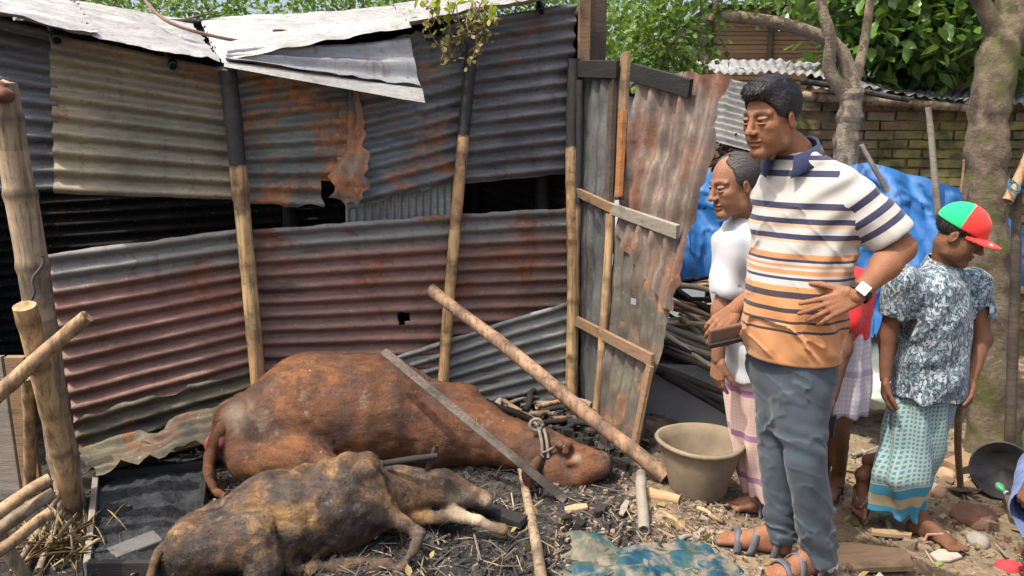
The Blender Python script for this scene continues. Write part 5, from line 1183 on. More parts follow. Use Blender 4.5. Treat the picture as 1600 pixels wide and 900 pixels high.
# ---------------------------------------------------------------- child in red behind the striped man
_U = U; _gp = gp; U = lambda x, y, d: _U(x - 13, y, d); gp = lambda x, y, up=0.0: _gp(x - 13, y, up); dq = 3.30; F4, L4 = A(-.5, -.86, 0), A(.86, -.5, 0)
ft4 = gp(1300, 752); ft4b = gp(1322, 764); hc4 = U(1326, 372, dq); nb4 = U(1322, 412, dq)
s4, e4, w4 = U(1346, 450, dq - .1), U(1330, 545, dq - .14), U(1312, 622, dq - .16)
s4b, e4b, w4b = U(1280, 450, dq + .1), U(1265, 530, dq + .1), U(1262, 600, dq + .05)
h1, hp1 = hand_sdf(w4, A(-.1, -.1, -1), A(-.8, .3, 0), A(-.3, -.8, 0), (30, 40, 45, 48), .95, 3, 25, 25); h2, hp2 = hand_sdf(w4b, A(-.05, 0, -1), A(.8, .3, 0), A(-.3, -.8, 0), (20, 25, 30, 35), .95, 3, 25, 15)
d4 = nrm(A(-.6, -.8, 0)); f1, fp1 = foot_sdf(ft4 + A(0, 0, .012), d4, .9); f2, fp2 = foot_sdf(ft4b + A(0, 0, .012), d4, .9)
m4 = person('person in red shirt almost hidden behind the striped shirt man', (ft4 + ft4b) / 2, SK3, (hc4, axes(215, 15), .9), 'short', 'b',
    [[(s4, .04), (e4, .036), (w4, .025)], [(s4b, .04), (e4b, .036), (w4b, .025)], [(U(1300, 660, dq), .05), (ft4 + A(0, 0, .09), .034)], [(U(1325, 660, dq), .05), (ft4b + A(0, 0, .09), .034)]],
    [(h1, hp1), (h2, hp2)], [(f1, fp1), (f2, fp2)], neck=nb4, torso=[[(U(1320, 425, dq), .06), (U(1318, 480, dq), .09), (U(1315, 560, dq), .09), (U(1300, 660, dq), .05)], [(U(1315, 560, dq), .09), (U(1325, 660, dq), .05)]])
RED = cloth('red_cotton', lambda nt: mixc(nt, noise(nt, 12), (.42, .012, .02), (.55, .03, .035)))
s = Sdf(); sc4 = [(U(1322, 412, dq), .06, .055), (U(1321, 422, dq), .13, .075), (U(1320, 440, dq), .16, .095), (U(1318, 490, dq), .15, .11), (U(1315, 524, dq), .15, .115)]
s.u(p_loft(sc4, L4, F4), .02)
for a_, b_ in ((s4, e4), (s4b, e4b)): s.u(p_cone(a_, lerp(a_, b_, .5), .062, .058), .03)
s.disp = lambda P: .008 * fbm(P * 7, 3); garment('shirt', s, [c for c, a, b_ in sc4] + [s4, e4, s4b], RED, m4, .0085, .2)
GRY = lungi('lungi_grey', (.45, .43, .47), (.36, .34, .39), (.26, .22, .3), 40)
s = Sdf(); sec = [(U(1316, 512, dq), .145, .11), (U(1318, 580, dq), .15, .125), (U(1316, 640, dq), .14, .13)]
s.u(p_loft(sec, L4, F4), .01); s.disp = lambda P: .008 * np.sin(np.arctan2((P - sec[1][0]) @ L4, (P - sec[1][0]) @ F4) * 9) + .005 * fbm(P * 8, 2)
garment('shorts', s, [c for c, a, b_ in sec], GRY, m4, .0085, .2, round=lfield(sec[1][0], L4, F4), drop=lambda V: V[:, 2] + .5)
sandal(m4, ft4, d4, RUB, .9, thong=True); sandal(m4, ft4b, d4, RUB, .9, thong=True)
m = MB(); m.box(U(1308, 668, dq - .2), (.062, .012, .12), (1, .3, 0), (-.3, 1, .1)); obj('mobile_phone', m, plain('phone_black', (.012, .012, .014), (.02, .02, .022), 5, .25), smooth=False, label='black mobile phone in the red shirted person\'s hand', cat='phone', bevel=.006)

U, gp = _U, _gp
# ---------------------------------------------------------------- crouching person at the right frame edge
dk = 2.62; F5, L5 = A(-.95, -.3, 0), A(.3, -.95, 0); g5 = gp(1650, 870); _U = U; U = lambda x, y, d: _U(x + (10 if x > 1590 else 0), y, d)
hc5 = U(1660, 540, dk); nb5 = U(1672, 590, dk)
s5, e5, w5 = U(1650, 640, dk - .12), U(1622, 720, dk - .16), U(1606, 752, dk - .2)
s5b, e5b, w5b = U(1690, 640, dk + .14), U(1640, 730, dk + .16), U(1612, 770, dk + .1)
h1, hp1 = hand_sdf(w5, A(-.3, -.1, -1), A(.6, .4, 0), A(-.4, -.8, 0), (30, 40, 45, 48), .92, 3, 25, 25); h2, hp2 = hand_sdf(w5b, A(-.4, -.1, -.8), A(.6, -.4, 0), A(-.4, .8, 0), (30, 40, 45, 48), .92, 3, 25, 25)
ft5 = gp(1645, 862); ft5b = gp(1700, 850); f1, fp1 = foot_sdf(ft5, F5, .92); f2, fp2 = foot_sdf(ft5b, F5, .92); kn5 = ft5 + A(-.12, 0, .38); kn5b = ft5b + A(-.12, 0, .38); pl5 = U(1730, 810, dk)
m5 = person('crouching person in faded blue cloth cut by the right edge', (ft5 + ft5b) / 2, SK3, (hc5, axes(196, 22), .92), 'short', 'b',
    [[(s5, .04), (e5, .036), (w5, .025)], [(s5b, .04), (e5b, .036), (w5b, .025)], [(pl5, .09), (kn5, .055), (ft5 + A(0, 0, .09), .034)], [(pl5, .09), (kn5b, .055), (ft5b + A(0, 0, .09), .034)]],
    [(h1, hp1), (h2, hp2)], [(f1, fp1), (f2, fp2)], neck=nb5, torso=[[(U(1680, 610, dk), .06), (U(1695, 680, dk), .1), (pl5, .11)]])
BLU = cloth('faded_blue', lambda nt: mixc(nt, ramp(nt, noise(nt, 7, None, 5), [(.35, 0.0), (.65, 1.0)]), (.08, .13, .32), (.17, .22, .40)))
s = Sdf(); s.u(p_cone(U(1678, 612, dk), U(1695, 690, dk), .13, .15), .03).u(p_cone(U(1695, 690, dk), pl5, .15, .15), .03).u(p_cone(s5, lerp(s5, e5, .6), .06, .06), .03).u(p_cone(s5b, lerp(s5b, e5b, .6), .06, .06), .03)
s.disp = lambda P: .008 * fbm(P * 7, 3); garment('shirt', s, [s5, s5b, pl5, nb5], BLU, m5, .0095, .22)
s = Sdf(); s.u(p_cone(pl5, lerp(kn5, kn5b, .5), .16, .13), .03).u(p_cone(lerp(kn5, kn5b, .3), U(1606, 832, dk - .05), .11, .10), .05).u(p_cone(kn5b, ft5b + A(0, 0, .12), .11, .1), .05); s.cut(p_plane(ft5 + A(0, 0, .05), A(0, 0, 1)), .005)
s.disp = lambda P: .010 * fbm(P * 7, 3) + .006 * np.sin((P[:, 0] + P[:, 1]) * 50); garment('lungi', s, [pl5, kn5, kn5b, ft5, ft5b], BLU, m5, .0095, .24)

U = _U
# ================================================================ LOOSE THINGS
T = thing
def single(name, mb, mat, label, cat, group=None, smooth=True, bevel=0, kind=None): return obj(name, mb, mat, None, smooth, label, cat, group, kind, bevel=bevel)
# poles lying about the cattle
B_pole = bamboo_mat('bamboo_smoked', (.32, .20, .125), (.19, .115, .07), .6)
m = MB(); pa = W(672, 452, .22); pb = gp(1040, 760, .045); bamboo(m, pa, pb, .031, .037, .42, 14, .012, 3, lambda t, p: .42 * math.exp(-((t - .82) / .05) ** 2)); single('bamboo_pole', m, B_pole, 'long smoked bamboo pole leaning from the wall to the ground past the cow\'s head', 'pole')
m = MB(); pa = U(600, 549, 3.20); pb = gp(884, 790, .02); m.box((pa + pb) / 2, (np.linalg.norm(pb - pa), .038, .016), pb - pa, np.cross(A(-.1, -.9, .4), pb - pa), jit=.004); single('wooden_batten', m, wood_mat('batten_grey', (.20, .165, .13), (.06, .052, .045), (6, 14, 14), burn=.3), 'long grey wooden batten lying across the brown cow', 'batten', smooth=False, bevel=.003)
m = MB(); bamboo(m, gp(814, 742, .03), gp(848, 930, .03), .018, .022, .26, 10, .006, 4); single('bamboo_stick', m, B_grey, 'pale jointed bamboo stick on the ash pointing at the camera', 'stick')
m = MB(); pa, pb = gp(716, 790, .03), gp(818, 830, .03); m.box((pa + pb) / 2, (np.linalg.norm(pb - pa), .05, .03), pb - pa, A(.3, 1, 0), jit=.006); single('charred_plank', m, W_black, 'black charred plank under the calf\'s muzzle', 'plank', smooth=False, bevel=.004)
m = MB(); bamboo(m, gp(1006, 838, .02), gp(1000, 770, .09), .024, .022, .5, 10, .004, 5); single('wood_stump', m, W_grey, 'short grey upright wood stump beside the tarpaulin scrap', 'stump')
m = MB(); bamboo(m, gp(1012, 778, .02), gp(1062, 792, .025), .030, .022, .5, 9, .006, 6); single('split_log', m, wood_mat('log_tan', (.40, .27, .15), (.27, .17, .09)), 'short tan split log lying next to the stump', 'log')
m = MB(); bamboo(m, gp(1036, 806, .012), gp(1080, 842, .012), .010, .008, .3, 7, .01, 7); single('thin_stick', m, B_fresh, 'thin pale stick between the log and the sandals', 'stick')
m = MB(); bamboo(m, gp(838, 668, .12), gp(878, 655, .10), .014, .014, .3, 8, .01, 8); single('bone_stick', m, B_fresh, 'short pale stick on the rubble behind the cow\'s halter', 'stick')
m = MB(); pa, pb = gp(176, 886, .03), gp(250, 856, .03); m.box((pa + pb) / 2, (np.linalg.norm(pb - pa), .10, .05), pb - pa, A(.3, 1, 0), jit=.008); single('grey_block', m, wood_mat('block_grey', (.14, .135, .13), (.08, .078, .075), burn=.1), 'dark grey wooden block beside the calf\'s tail', 'block', smooth=False, bevel=.006)
# charred feed tray
c4_ = [gp(150, 760), gp(324, 742), gp(306, 905), gp(140, 905)]
tray = T('charred_tray', sum(c4_) / 4, 'charred square feed tray full of black ash left of the calf', 'tray')
for i in range(4):
    a_, b_ = c4_[i], c4_[(i + 1) % 4]; m = MB(); m.box((a_ + b_) / 2 + A(0, 0, .03), (np.linalg.norm(b_ - a_), .022, .07), b_ - a_, np.cross(A(0, 0, 1), b_ - a_), jit=.006); obj('tray_board', m, W_black if i != 3 else W_grey, tray, smooth=False, bevel=.003)
u, v = np.meshgrid(np.linspace(0, 1, 44), np.linspace(0, 1, 44), indexing='ij'); u = u.ravel()[:, None]; v = v.ravel()[:, None]
P = (c4_[0] * (1 - u) + c4_[1] * u) * (1 - v) + (c4_[3] * (1 - u) + c4_[2] * u) * v; P[:, 2] = gz(*P.mean(0)[:2]) + .03 + .02 * fbm(P * 10, 3) + .012 * np.abs(fbm(P * 34, 2))
m = MB(); m.grid(P, 44, 44); obj('ash', m, plain('black_ash', (.008, .009, .011), (.045, .05, .055), 16, .95, .8, .02), tray)
# cement slab, tub and firewood right of the door
m = MB(); sa, sb = U(1000, 600, 3.9), U(1240, 600, 3.7); zt_ = U(1080, 578, 3.85)[2]; m.box(A((sa[0] + sb[0]) / 2, 3.95, (zt_ - .3) / 2), (.9, .10, zt_ + .3), (1, -.12, 0), (0, 1, 0)); single('cement_slab', m, plain('cement_grey', (.27, .285, .295), (.20, .21, .22), 5, .75), 'smooth blue grey cement slab standing behind the tub', 'slab', smooth=False, bevel=.01)
tc = gp(1090, 768); tr_ = []
n_ = 40; an = np.linspace(0, 2 * np.pi, n_, endpoint=False)
hT = U(1088, 684, tc[1])[2] - tc[2]; r1 = 72 / pxm(tc[1] * 1.0) ; r0 = 47 / pxm(tc[1])
prof = [(0, .0), (r0 * .95, 0), (r0 * 1.0, .015), (r0 * 1.12, hT * .3), (lerp(r0, r1, .62), hT * .65), (r1 * .93, hT * .9), (r1 * 1.0, hT * .92), (r1 * 1.03, hT * .96), (r1 * 1.0, hT), (r1 * .93, hT * .99), (r1 * .86, hT * .8), (r0 * 1.0, hT * .35), (r0 * .8, hT * .12), (0, hT * .1)]
V = np.array([[tc + A(r_ * math.cos(a) * (1 + .015 * math.sin(3 * a)), r_ * math.sin(a), z + .004 * math.sin(2 * a + 1)) for a in an] + [tc + A(r_, 0, z)] for r_, z in prof]).reshape(-1, 3)
m = MB(); m.grid(V, len(prof), n_ + 1); single('clay_tub', m, plain('mud_tub', (.24, .19, .13), (.11, .09, .065), 4, .9, .3, .006), 'round mud coloured tub with thick pale rim beside the door', 'tub')
W_pale = wood_mat('twig_pale', (.45, .38, .29), (.32, .26, .19), burn=.0)
fw = T('firewood_heap', U(1090, 560, 4.3), 'heap of grey and charred firewood sticks under the blue tarpaulin', 'firewood')
for k in range(80):
    t = rng.uniform(0, 1); low = k % 2
    if low: xa, ya = rng.uniform(1012, 1042), rng.uniform(500, 586); xb, yb_ = rng.uniform(1140, 1200), ya + rng.uniform(52, 74); r_ = rng.uniform(.016, .028); dz_ = rng.uniform(3.78, 4.1) + (586 - ya) * .003
    else: xa, ya = rng.uniform(1030, 1080), rng.uniform(432, 520); xb, yb_ = rng.uniform(1110, 1175), ya + rng.uniform(-14, 60); r_ = rng.uniform(.008, .02); dz_ = rng.uniform(4.1, 4.6)
    m = MB(); m.tube(line(U(xa, ya, dz_), U(xb, yb_, dz_ - rng.uniform(.0, .25)), 8, .004 if low else .012, k), np.linspace(r_, r_ * .75, 8), 8)
    obj('stick', m, [W_pale, W_grey, W_black, W_pale, W_brown, W_grey][k % 6] if ya < 530 else [W_black, W_brown, W_dark, W_grey][(k // 2) % 4], fw)
# mass beneath the tarp
TARP = None
mt_, nt, b = new('blue_tarp'); fin(nt, b, mixc(nt, ramp(nt, noise(nt, 3, None, 6), [(.35, 0.0), (.7, 1.0)]), (.010, .085, .27), (.018, .13, .35)), .6, noise(nt, 14, None, 5, .6), .3, .02, 0, .5); TARP = mt_
topx = [(1050, 330, 5.0), (1075, 292, 5.0), (1130, 268, 5.1), (1200, 262, 5.2), (1290, 256, 5.2), (1350, 250, 5.1), (1400, 268, 5.0), (1450, 285, 5.0), (1510, 300, 5.0), (1590, 356, 4.9), (1660, 420, 4.9)]
botx = [(1050, 440, 4.72), (1075, 442, 4.7), (1130, 446, 4.7), (1200, 470, 4.6), (1290, 500, 4.5), (1350, 520, 4.4), (1400, 500, 4.45), (1450, 480, 4.5), (1510, 470, 4.6), (1590, 438, 4.7), (1660, 470, 4.7)]
tp = np.array([U(*p) for p in topx]); bt = np.array([U(*p) for p in botx]); uu = np.linspace(0, len(tp) - 1, 150)
def itp(Q, x): return np.stack([np.interp(x, np.arange(len(Q)), Q[:, k]) for k in range(3)], 1)
rows = []
for v in np.linspace(0, 1, 40):
    q = lerp(itp(tp, uu), itp(bt, uu), v); q[:, 1] -= .10 * math.sin(np.pi * v); q[:, 1] += (1 - v) ** 6 * .0
    rows.append(q)
P = np.array(rows).reshape(-1, 3); n2 = np.abs(fbm(P * A(3.2, 3.2, .8) + P[:, [2, 2, 2]] * A(1.5, 0, 0), 3)) * .14 + .025 * np.exp(-(np.abs(fbm(P * A(7, 7, 3) + 4, 3)) / .08) ** 2); P[:, 1] -= n2; P[:, 2] += .04 * fbm(P * 3, 2)
back_ = P[:150] + A(0, .9, -.15)
m = MB(); m.grid(np.concatenate([back_, P]), 41, 150); single('blue_tarpaulin', m, TARP, 'creased bright blue tarpaulin draped over a heap behind the men', 'tarpaulin')
# sacks and pale rubble behind the capped man
for i, (x, y, d_, r_, lab) in enumerate(((1352, 578, 4.5, (.15, .13, .16), 'tall white plastic sack leaning behind the capped man\'s hand'), (1376, 612, 4.3, (.13, .12, .10), 'small greenish white sack lying in front of the tall sack'), (1325, 600, 4.6, (.12, .12, .10), 'grey white sack half hidden behind the striped shirt man'))):
    c = U(x, y, d_); s = Sdf().u(p_ell(c, r_)).u(p_ell(c + A(.03, -.02, r_[2] * .8), (.06, .05, .05)), .05); s.disp = lambda P: .022 * np.abs(fbm(P * 9, 3)) + .006 * fbm(P * 30, 2)
    m = MB(); sdf_mb(m, s, *box_of([c], .3), .012); single('sack', m, plain('white_plastic', (.52, .55, .50), (.36, .42, .36), 6, .5), lab, 'sack', 'sacks behind the capped man')
# standing sticks
for (a_, b_, r_, mt, lab) in ((U(1450, 168, 4.75), U(1466, 335, 4.7), .022, W_grey, 'split grey stake standing above the blue tarpaulin'), (U(1346, 226, 4.9), U(1398, 318, 4.85), .018, W_grey, 'thin grey stick leaning right of the striped man\'s shoulder'),
                             (U(1612, 232, 4.0), U(1574, 314, 3.95), .028, B_fresh, 'pale bamboo end tied with blue rope at right edge'), (U(1506, 250, 4.2), U(1502, 300, 4.2), .008, W_brown, 'thin twig standing against the mossy trunk'), (U(1590, 300, 4.0), U(1578, 690, 3.95), .03, W_dark, 'dark stake standing right of the mossy trunk')):
    m = MB(); bamboo(m, b_, a_, r_, r_ * .8, .3, 9, .01, a_[0]); single('stake', m, mt, lab, 'stake', 'stakes and sticks near the tarpaulin')
m = MB(); c = U(1586, 280, 3.93); m.tube(np.array([c + A(.026 * math.cos(a), .03 * math.sin(a), .03 * math.sin(a) + .01 * a / 6 - .05) for a in np.linspace(0, 12.5, 40)]), .004, 6); single('blue_rope', m, plain('rope_blue', (.02, .10, .16), (.03, .14, .2)), 'blue rope wound round the bamboo end', 'rope')
# things on the ground at the right
def stone(x, y, r, mat, label, cat='stone', name='stone', lift=.3, group='stones and bricks on the right'):
    c = gp(x, y); c[2] += r[2] * lift; s = Sdf().u(p_ell(c, r)); s.disp = lambda P: .25 * min(r) * fbm((P - c) * .6 / min(r), 3); m = MB(); sdf_mb(m, s, *box_of([c], max(r) * 1.6), max(.006, min(r) / 9)); return single(name, m, mat, label, cat, group)
ST_g = plain('stone_grey', (.30, .28, .25), (.19, .175, .155), 9, .9, .6, .01); ST_r = plain('brick_dark', (.20, .10, .07), (.07, .05, .042), 9, .95, .7, .01); ST_t = plain('clod_tan', (.40, .27, .17), (.27, .185, .12), 9, .95, .7, .01)
stone(1527, 850, (.055, .05, .035), ST_g, 'smooth round grey stone near the red cloth')
stone(1518, 815, (.12, .09, .06), ST_r, 'big burnt reddish lump beside the round grey stone')
stone(1512, 764, (.07, .05, .04), ST_t, 'orange tan clod next to the green bottle')
stone(1478, 745, (.05, .05, .035), ST_t, 'tan clod left of the hoe handle')
stone(1460, 772, (.06, .06, .04), ST_t, 'broken tan clod beside the walking man\'s hem')
stone(1350, 640, (.16, .10, .10), ST_t, 'large pale earth clod in front of the sacks'); stone(1300, 800, (.035, .03, .02), ST_g, 'small grey pebble behind the slate trousers')
stone(1575, 720, (.10, .08, .06), ST_g, 'grey stone under the black wok'); stone(862, 640, (.11, .08, .03), ST_r, 'reddish burnt lump at the foot of the grey sheet')
mb_ = MB(); mb_.box((0, 0, 0), (.22, .105, .07), jit=.006); bd_ = mb_.data('brick', Bm, False)
for (x, y, rz, lab) in ((1500, 735, .5, 'old brick lying beside the hoe handle'), (1590, 812, 1.1, 'old brick at the right edge below the green bottle'), (1440, 690, .2, 'old brick behind the teal lungi'), (1535, 700, -.4, 'old brick at the foot of the mossy trunk'), (1395, 660, .9, 'old brick before the small sack')):
    o = bpy.data.objects.new('brick', bd_); COL.objects.link(o); o.location = tuple(gp(x, y, .03)); o.rotation_euler = (random.uniform(-.2, .2), random.uniform(-.2, .2), rz); tag(o, lab, 'brick', 'loose bricks on the right')
def flat(x, y, w_, l_, th, rz, mat, name, lab, cat, tilt=0.06):
    m = MB(); p = gp(x, y, th / 2 + .012); q = np.array([(-.5, -.35), (-.1, -.5), (.45, -.38), (.5, .25), (.05, .5), (-.46, .3)]) * A(l_, w_)[None]
    c_, s_ = math.cos(rz), math.sin(rz); V = [p + A(a * c_ - b_ * s_, a * s_ + b_ * c_, z + tilt * a) for z in (-th / 2, th / 2) for a, b_ in q]; i = np.arange(6)
    m.add(V, [[5, 4, 3, 2, 1, 0], [6, 7, 8, 9, 10, 11]], np.stack([i, (i + 1) % 6, 6 + (i + 1) % 6, 6 + i], 1)); return single(name, m, mat, lab, cat, smooth=False, bevel=.002)
flat(1476, 876, .09, .13, .012, .2, plain('tile_pale', (.42, .38, .32), (.30, .27, .23)), 'broken_tile', 'pale broken tile flat on the ground below the front sandal', 'tile')
flat(1392, 842, .05, .18, .02, -.3, wood_mat('chip_wood', (.38, .27, .16), (.26, .18, .1)), 'wood_offcut', 'tan wood offcut near the blue scrap', 'wood')
flat(1388, 828, .03, .045, .008, .3, plain('plastic_blue', (.03, .12, .5), (.04, .16, .55), 5, .4), 'plastic_scrap', 'small bright blue plastic scrap on shaded ground', 'scrap')
flat(1330, 880, .22, .5, .025, -.12, wood_mat('board_tan', (.36, .25, .155), (.25, .17, .1), (1, 6, 1)), 'plank', 'wide tan plank on the ground right of the slate trousers', 'plank')
flat(1292, 896, .05, .08, .02, .5, plain('plastic_white', (.7, .7, .7), (.6, .6, .6)), 'plastic_scrap', 'white plastic scrap at the bottom edge by the trousers', 'scrap')
flat(975, 800, .03, .12, .01, 1.2, W_grey, 'wood_chip', 'grey wood chip left of the upright stump', 'wood'); flat(900, 800, .05, .1, .012, .2, ST_t, 'clay_shard', 'tan shard at the end of the grey batten', 'shard')
# wok
wc = U(1566, 735, 3.7); m = MB(); nvec = nrm(A(-.55, -.75, .35)); xx = nrm(np.cross(nvec, A(0, 0, 1))); yy = np.cross(nvec, xx); V = []
for r_, z in ((.0, -.09), (.06, -.08), (.11, -.055), (.15, -.0), (.155, .004), (.145, .0), (.105, -.046), (.055, -.07), (0, -.08)): V.append([wc + nvec * z + (xx * math.cos(a) + yy * math.sin(a)) * r_ for a in np.linspace(0, 2 * np.pi, 33)])
m.grid(np.array(V).reshape(-1, 3), 9, 33); wk = T('wok', wc - A(0, 0, .15), 'black sooty wok propped against stones at the right', 'wok'); WK = plain('iron_black', (.012, .012, .013), (.03, .03, .032), 12, .5, .3, .003, .4, .3); obj('bowl', m, WK, wk)
m = MB(); m.tube(np.array([wc + nvec * .004 + (xx * math.cos(a) + yy * math.sin(a)) * .15 + nrm(xx * math.cos(1.9) + yy * math.sin(1.9)) * .05 * math.sin((a - 1.65) / .5 * np.pi) for a in np.linspace(1.65, 2.15, 10)]), .007, 6); obj('handle', m, WK, wk)
# green bottle
ba, bb = gp(1532, 752, .04), gp(1572, 782, .035); dv = nrm(bb - ba); m = MB(); m.tube(np.array([ba + dv * t for t in (0, .005, .03, .06, .15, .175, .19, .21)]), [.02, .03, .034, .034, .033, .028, .015, .013], 14)
bo = T('plastic_bottle', (ba + bb) / 2, 'crumpled bright green plastic bottle beside the wok', 'bottle'); obj('bottle_body', m, plain('plastic_green', (.06, .42, .16), (.10, .5, .2), 8, .25, .3, .004, .5), bo)
m = MB(); m.tube(np.array([ba + dv * .21, ba + dv * .228]), [.0145, .0145], 12); obj('cap', m, plain('cap_white', (.6, .6, .6), (.65, .65, .65)), bo)
# red cloth
def rag(name, x, y, r, mat, lab, cat, seed, amp=.5, h=.006):
    c = gp(x, y, r[2] * .4); s = Sdf().u(p_ell(c, r)); s.disp = lambda P: amp * min(r) * np.abs(fbm((P - c) * 1.1 / min(r) + seed, 3)); m = MB(); sdf_mb(m, s, *box_of([c], max(r) * 1.8), h); return single(name, m, mat, lab, cat)
rag('red_rag', 1576, 892, (.055, .04, .025), plain('rag_red', (.48, .03, .05), (.6, .08, .08), 8), 'crumpled red rag at the bottom right corner', 'rag', 3)
m = MB(); m.tube(line(gp(1556, 858, .02), gp(1574, 884, .03), 5), .006, 6); single('thin_twig', m, W_grey, 'short pale twig stuck into the red rag', 'twig')
for i, (x0, y0, x1, y1, r_, lab) in enumerate(((1330, 716, 1380, 700, .012, 'thin stick on the bare ground behind the striped man'), (1300, 735, 1345, 745, .009, 'thin twig left of the walking man\'s raised sandal'), (1510, 660, 1545, 705, .012, 'straight pale stick leaning by the mossy trunk foot'), (1528, 665, 1560, 700, .009, 'thin stick beside the mossy trunk foot'), (1440, 850, 1500, 862, .008, 'dark twig in front of the front sandal'), (1090, 800, 1130, 826, .01, 'brown twig left of the striped man\'s sandals'), (1060, 850, 1100, 835, .01, 'grey twig on the tarpaulin scrap edge'))):
    m = MB(); bamboo(m, gp(x0, y0, .015), gp(x1, y1, .02), r_, r_ * .8, .3, 7, .015, i + 40); single('twig', m, [W_grey, W_brown, B_fresh][i % 3], lab, 'twig', 'loose twigs')
# crumpled plastic sheet in the foreground
xs = np.linspace(0, 1, 110); ys = np.linspace(0, 1, 60); u, v = np.meshgrid(xs, ys, indexing='ij'); u = u.ravel(); v = v.ravel()
q0, q1, q2, q3 = gp(892, 850), gp(1110, 858), gp(1230, 940), gp(870, 940)
P = (q0 * (1 - u)[:, None] + q1 * u[:, None]) * (1 - v)[:, None] + (q3 * (1 - u)[:, None] + q2 * u[:, None]) * v[:, None]
ed = .03 * fbm(np.stack([u * 7, v * 7, u * 0], 1), 2); P[:, 0] += ed; P[:, 1] += .04 * fbm(np.stack([u * 6 + 9, v * 6, u * 0], 1), 2)
P[:, 2] = G(P[:, 0], P[:, 1]) + .015 + .055 * np.abs(fbm(P * A(4, 6, 1), 3)) + .009 * np.abs(fbm(P * 22 + 3, 2)) - .04 * np.maximum(0, 1 - 8 * np.minimum(np.minimum(u, 1 - u), np.minimum(v, 1 - v)))
mt_, nt, b = new('dirty_plastic'); v_ = coords(nt)
c = ramp(nt, noise(nt, 2.6, v_, 6, .6, 1.0), [(.36, (.005, .03, .055)), (.47, (.01, .055, .085)), (.53, (.03, .065, .055)), (.6, (.085, .09, .07)), (.75, (.14, .135, .115))])
c = mixc(nt, ramp(nt, noise(nt, 13, v_, 6), [(.46, 0.0), (.6, .9)]), c, (.17, .145, .11))
fin(nt, b, c, .75, noise(nt, 30, v_, 5), .5, .008, 0, .2)
m = MB(); m.grid(P, 110, 60); single('plastic_sheet', m, mt_, 'crumpled dirty teal plastic sheet in the bottom foreground', 'plastic sheet')
# ================================================================ LITTER
def scatter(n, region, dens=None):
    """n random points on the ground, region in photo coordinates (x0, y0, x1, y1)"""
    out = []
    while len(out) < n:
        x = rng.uniform(region[0], region[2]); y = rng.uniform(region[1], region[3]); out.append((x, y))
    out = np.array(out); r = np.stack([ray(x, y) for x, y in out]); t = np.full(n, 2.0)
    for _ in range(30):
        Q = A(0, 0, CAMH) + r * t[:, None]; t = t + (Q[:, 2] - G(Q[:, 0], Q[:, 1])) / -r[:, 2] * .8
    return A(0, 0, CAMH) + r * t[:, None]
def sticks(P, l, w_, lift):
    n = len(P); a = rng.uniform(0, np.pi, n); L = l * rng.uniform(.4, 1.5, n); d = np.stack([np.cos(a), np.sin(a), rng.uniform(-.25, .35, n)], 1) * L[:, None] / 2; s_ = np.stack([-np.sin(a), np.cos(a), 0 * a], 1) * (w_ * rng.uniform(.5, 1.5, n))[:, None]; h = (w_ * rng.uniform(.4, 1.2, n))[:, None] * A(0, 0, 1); C = P + A(0, 0, lift) + np.abs(d[:, 2:3]) * A(0, 0, 1)
    V = np.stack([C - d - s_, C - d + s_, C - d + h, C + d - s_, C + d + s_, C + d + h], 1).reshape(-1, 3); i = np.arange(n)[:, None] * 6
    return V, np.concatenate([i + np.array([[0, 1, 4, 3]]), i + np.array([[1, 2, 5, 4]]), i + np.array([[2, 0, 3, 5]])]), np.concatenate([i + np.array([[0, 2, 1]]), i + np.array([[3, 4, 5]])])
def chunks(P, s_):
    n = len(P); sz = s_ * rng.uniform(.35, 1.4, (n, 1)) * rng.uniform(.5, 1.4, (n, 3)); base = np.array([(x, y, z) for x in (-1, 1) for y in (-1, 1) for z in (-1, 1)], float); a = rng.uniform(0, 6.3, n); V = base[None] * sz[:, None] * .5 * rng.uniform(.6, 1.25, (n, 8, 1)); c_, q_ = np.cos(a)[:, None], np.sin(a)[:, None]
    V = np.stack([V[..., 0] * c_ - V[..., 1] * q_, V[..., 0] * q_ + V[..., 1] * c_, V[..., 2] + .25 * V[..., 0]], -1) + (P + A(0, 0, .006))[:, None] + A(0, 0, .25) * sz[:, None, 2:3]
    i = np.arange(n)[:, None] * 8; F = [[0, 1, 3, 2], [4, 6, 7, 5], [0, 4, 5, 1], [2, 3, 7, 6], [0, 2, 6, 4], [1, 5, 7, 3]]
    return V.reshape(-1, 3), np.concatenate([i + np.array([f]) for f in F])
I_coal = island('charcoal_bits', [(0, (.008, .008, .009)), (.6, (.03, .029, .029)), (.85, (.09, .083, .078)), (1, (.2, .18, .16))]); I_straw = island('straw_bits', [(0, (.10, .075, .05)), (.35, (.24, .18, .11)), (.7, (.38, .30, .19)), (1, (.50, .44, .33))], sc=9); I_chip = island('litter_chips', [(0, (.12, .085, .055)), (.4, (.30, .22, .15)), (.7, (.40, .33, .25)), (.9, (.22, .11, .075)), (1, (.5, .47, .42))])
m = MB(); m.add(*chunks(scatter(5200, (130, 640, 1040, 990)), .008)); m.add(*chunks(scatter(130, (130, 640, 1040, 990)), .026)); m.add(*chunks(scatter(260, (760, 630, 980, 720)), .03)); single('charcoal', m, I_coal, 'black charcoal crumbs strewn around the cattle', 'charcoal', smooth=False, kind='stuff')
m = MB(); m.add(*sticks(scatter(700, (500, 740, 1120, 990)), .08, .0026, .010)); m.add(*sticks(scatter(350, (130, 700, 620, 990)), .08, .002, .014)); single('burnt_stalks', m, island('stalk_bits', [(0, (.012, .012, .012)), (.5, (.05, .046, .042)), (.8, (.14, .12, .10)), (1, (.28, .23, .17))], sc=9), 'blackened stalks strewn between the cattle and the tarpaulin scrap', 'stalks', smooth=False, kind='stuff')
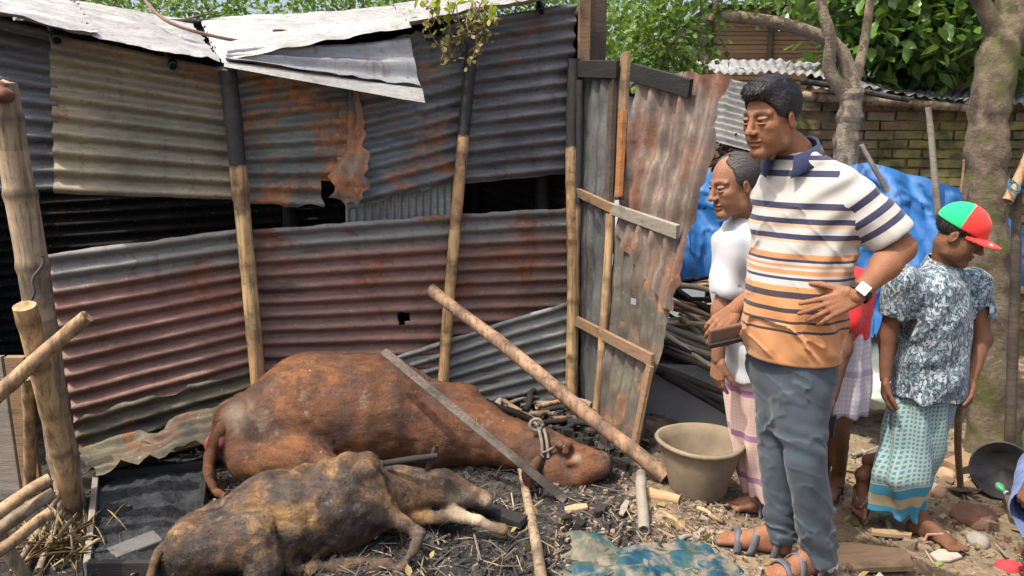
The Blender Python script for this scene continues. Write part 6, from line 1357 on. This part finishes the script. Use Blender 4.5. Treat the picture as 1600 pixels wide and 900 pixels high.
m = MB(); m.add(*sticks(scatter(420, (560, 770, 1120, 990)), .06, .002, .010)); m.add(*sticks(scatter(700, (1050, 640, 1640, 990)), .06, .002, .008)); single('straw', m, I_straw, 'scattered straw and burnt stalks on the ground', 'straw', smooth=False, kind='stuff')
m = MB(); m.add(*chunks(scatter(700, (860, 740, 1150, 900)), .012)); m.add(*chunks(scatter(2600, (1080, 640, 1640, 990)), .009)); m.add(*chunks(scatter(300, (1080, 640, 1640, 990)), .02)); m.add(*chunks(scatter(40, (1400, 680, 1640, 860)), .05)); single('litter', m, I_chip, 'wood chips and clods littering the trodden earth', 'litter', smooth=False, kind='stuff')
m = MB(); leaves(m, scatter(260, (1000, 600, 1640, 960)) + A(0, 0, .012), .05, .3, droop=0.0, jit=.4); leaves(m, scatter(70, (150, 640, 900, 960)) + A(0, 0, .03), .035, .3, droop=0.0, jit=.4); single('fallen_leaves', m, leaf_mat('leaf_fallen', (.16, .11, .05), (.26, .2, .08), (.22, .3, .07), .7, .15), 'fallen leaves on the ground', 'leaves', kind='stuff')
# sticks and burnt scraps heaped against the wall foot
rb = T('burnt_rubble', gp(800, 660), 'pile of burnt sticks and scraps between the cow\'s neck and the wall', 'rubble')
for k in range(34):
    p = gp(rng.uniform(770, 900), rng.uniform(632, 678), rng.uniform(.0, .10)); a = rng.uniform(0, 3.14); d_ = A(math.cos(a), math.sin(a) * .7, rng.uniform(-.2, .2)) * rng.uniform(.06, .2)
    m = MB(); m.tube(line(p - d_, p + d_, 5, .02, k), rng.uniform(.006, .02), 7); obj('stick', m, [W_black, W_black, W_brown, W_grey, W_black][k % 5], rb)
wf = T('split_boards', gp(250, 710), 'scorched split boards lying along the wall foot behind the tray', 'boards')
for k in range(9):
    a_ = gp(150 + rng.uniform(-10, 40), 735 - k * 5 + rng.uniform(-6, 6), .02 + .02 * (k % 3)); b_ = gp(330 + rng.uniform(-30, 30), 690 - k * 5 + rng.uniform(-8, 8), .02 + .02 * (k % 3))
    m = MB(); m.box((a_ + b_) / 2, (np.linalg.norm(b_ - a_), rng.uniform(.03, .06), .015), b_ - a_, A(-.3, .9, .4), jit=.006); obj('board', m, [W_brown, W_black, W_grey][k % 3], wf, smooth=False, bevel=.002)

s = Sdf().u(p_ell(U(6, 150, 2.66), (.036, .035, .028))).u(p_ell(U(-6, 132, 2.67), (.03, .03, .02)), .02); s.disp = lambda P: .008 * fbm(P * 30, 3)
m = MB(); sdf_mb(m, s, *box_of([U(0, 145, 2.66)], .12), .006); single('rust_rag', m, plain('rag_rust', (.17, .07, .05), (.09, .04, .03)), 'rust red rag knotted on top of the left bamboo post', 'rag')
m = MB(); leaves(m, gp(112, 862) + rng.normal(size=(160, 3)) * A(.07, .05, .01) + A(0, 0, .03), .13, .022, droop=0.0, jit=.8); single('dry_grass', m, leaf_mat('dry_grass_blade', (.20, .15, .08), (.32, .25, .13), (.42, .35, .2), .8, .0), 'dry grass tuft between the fence foot and the charred tray', 'grass', kind='stuff')
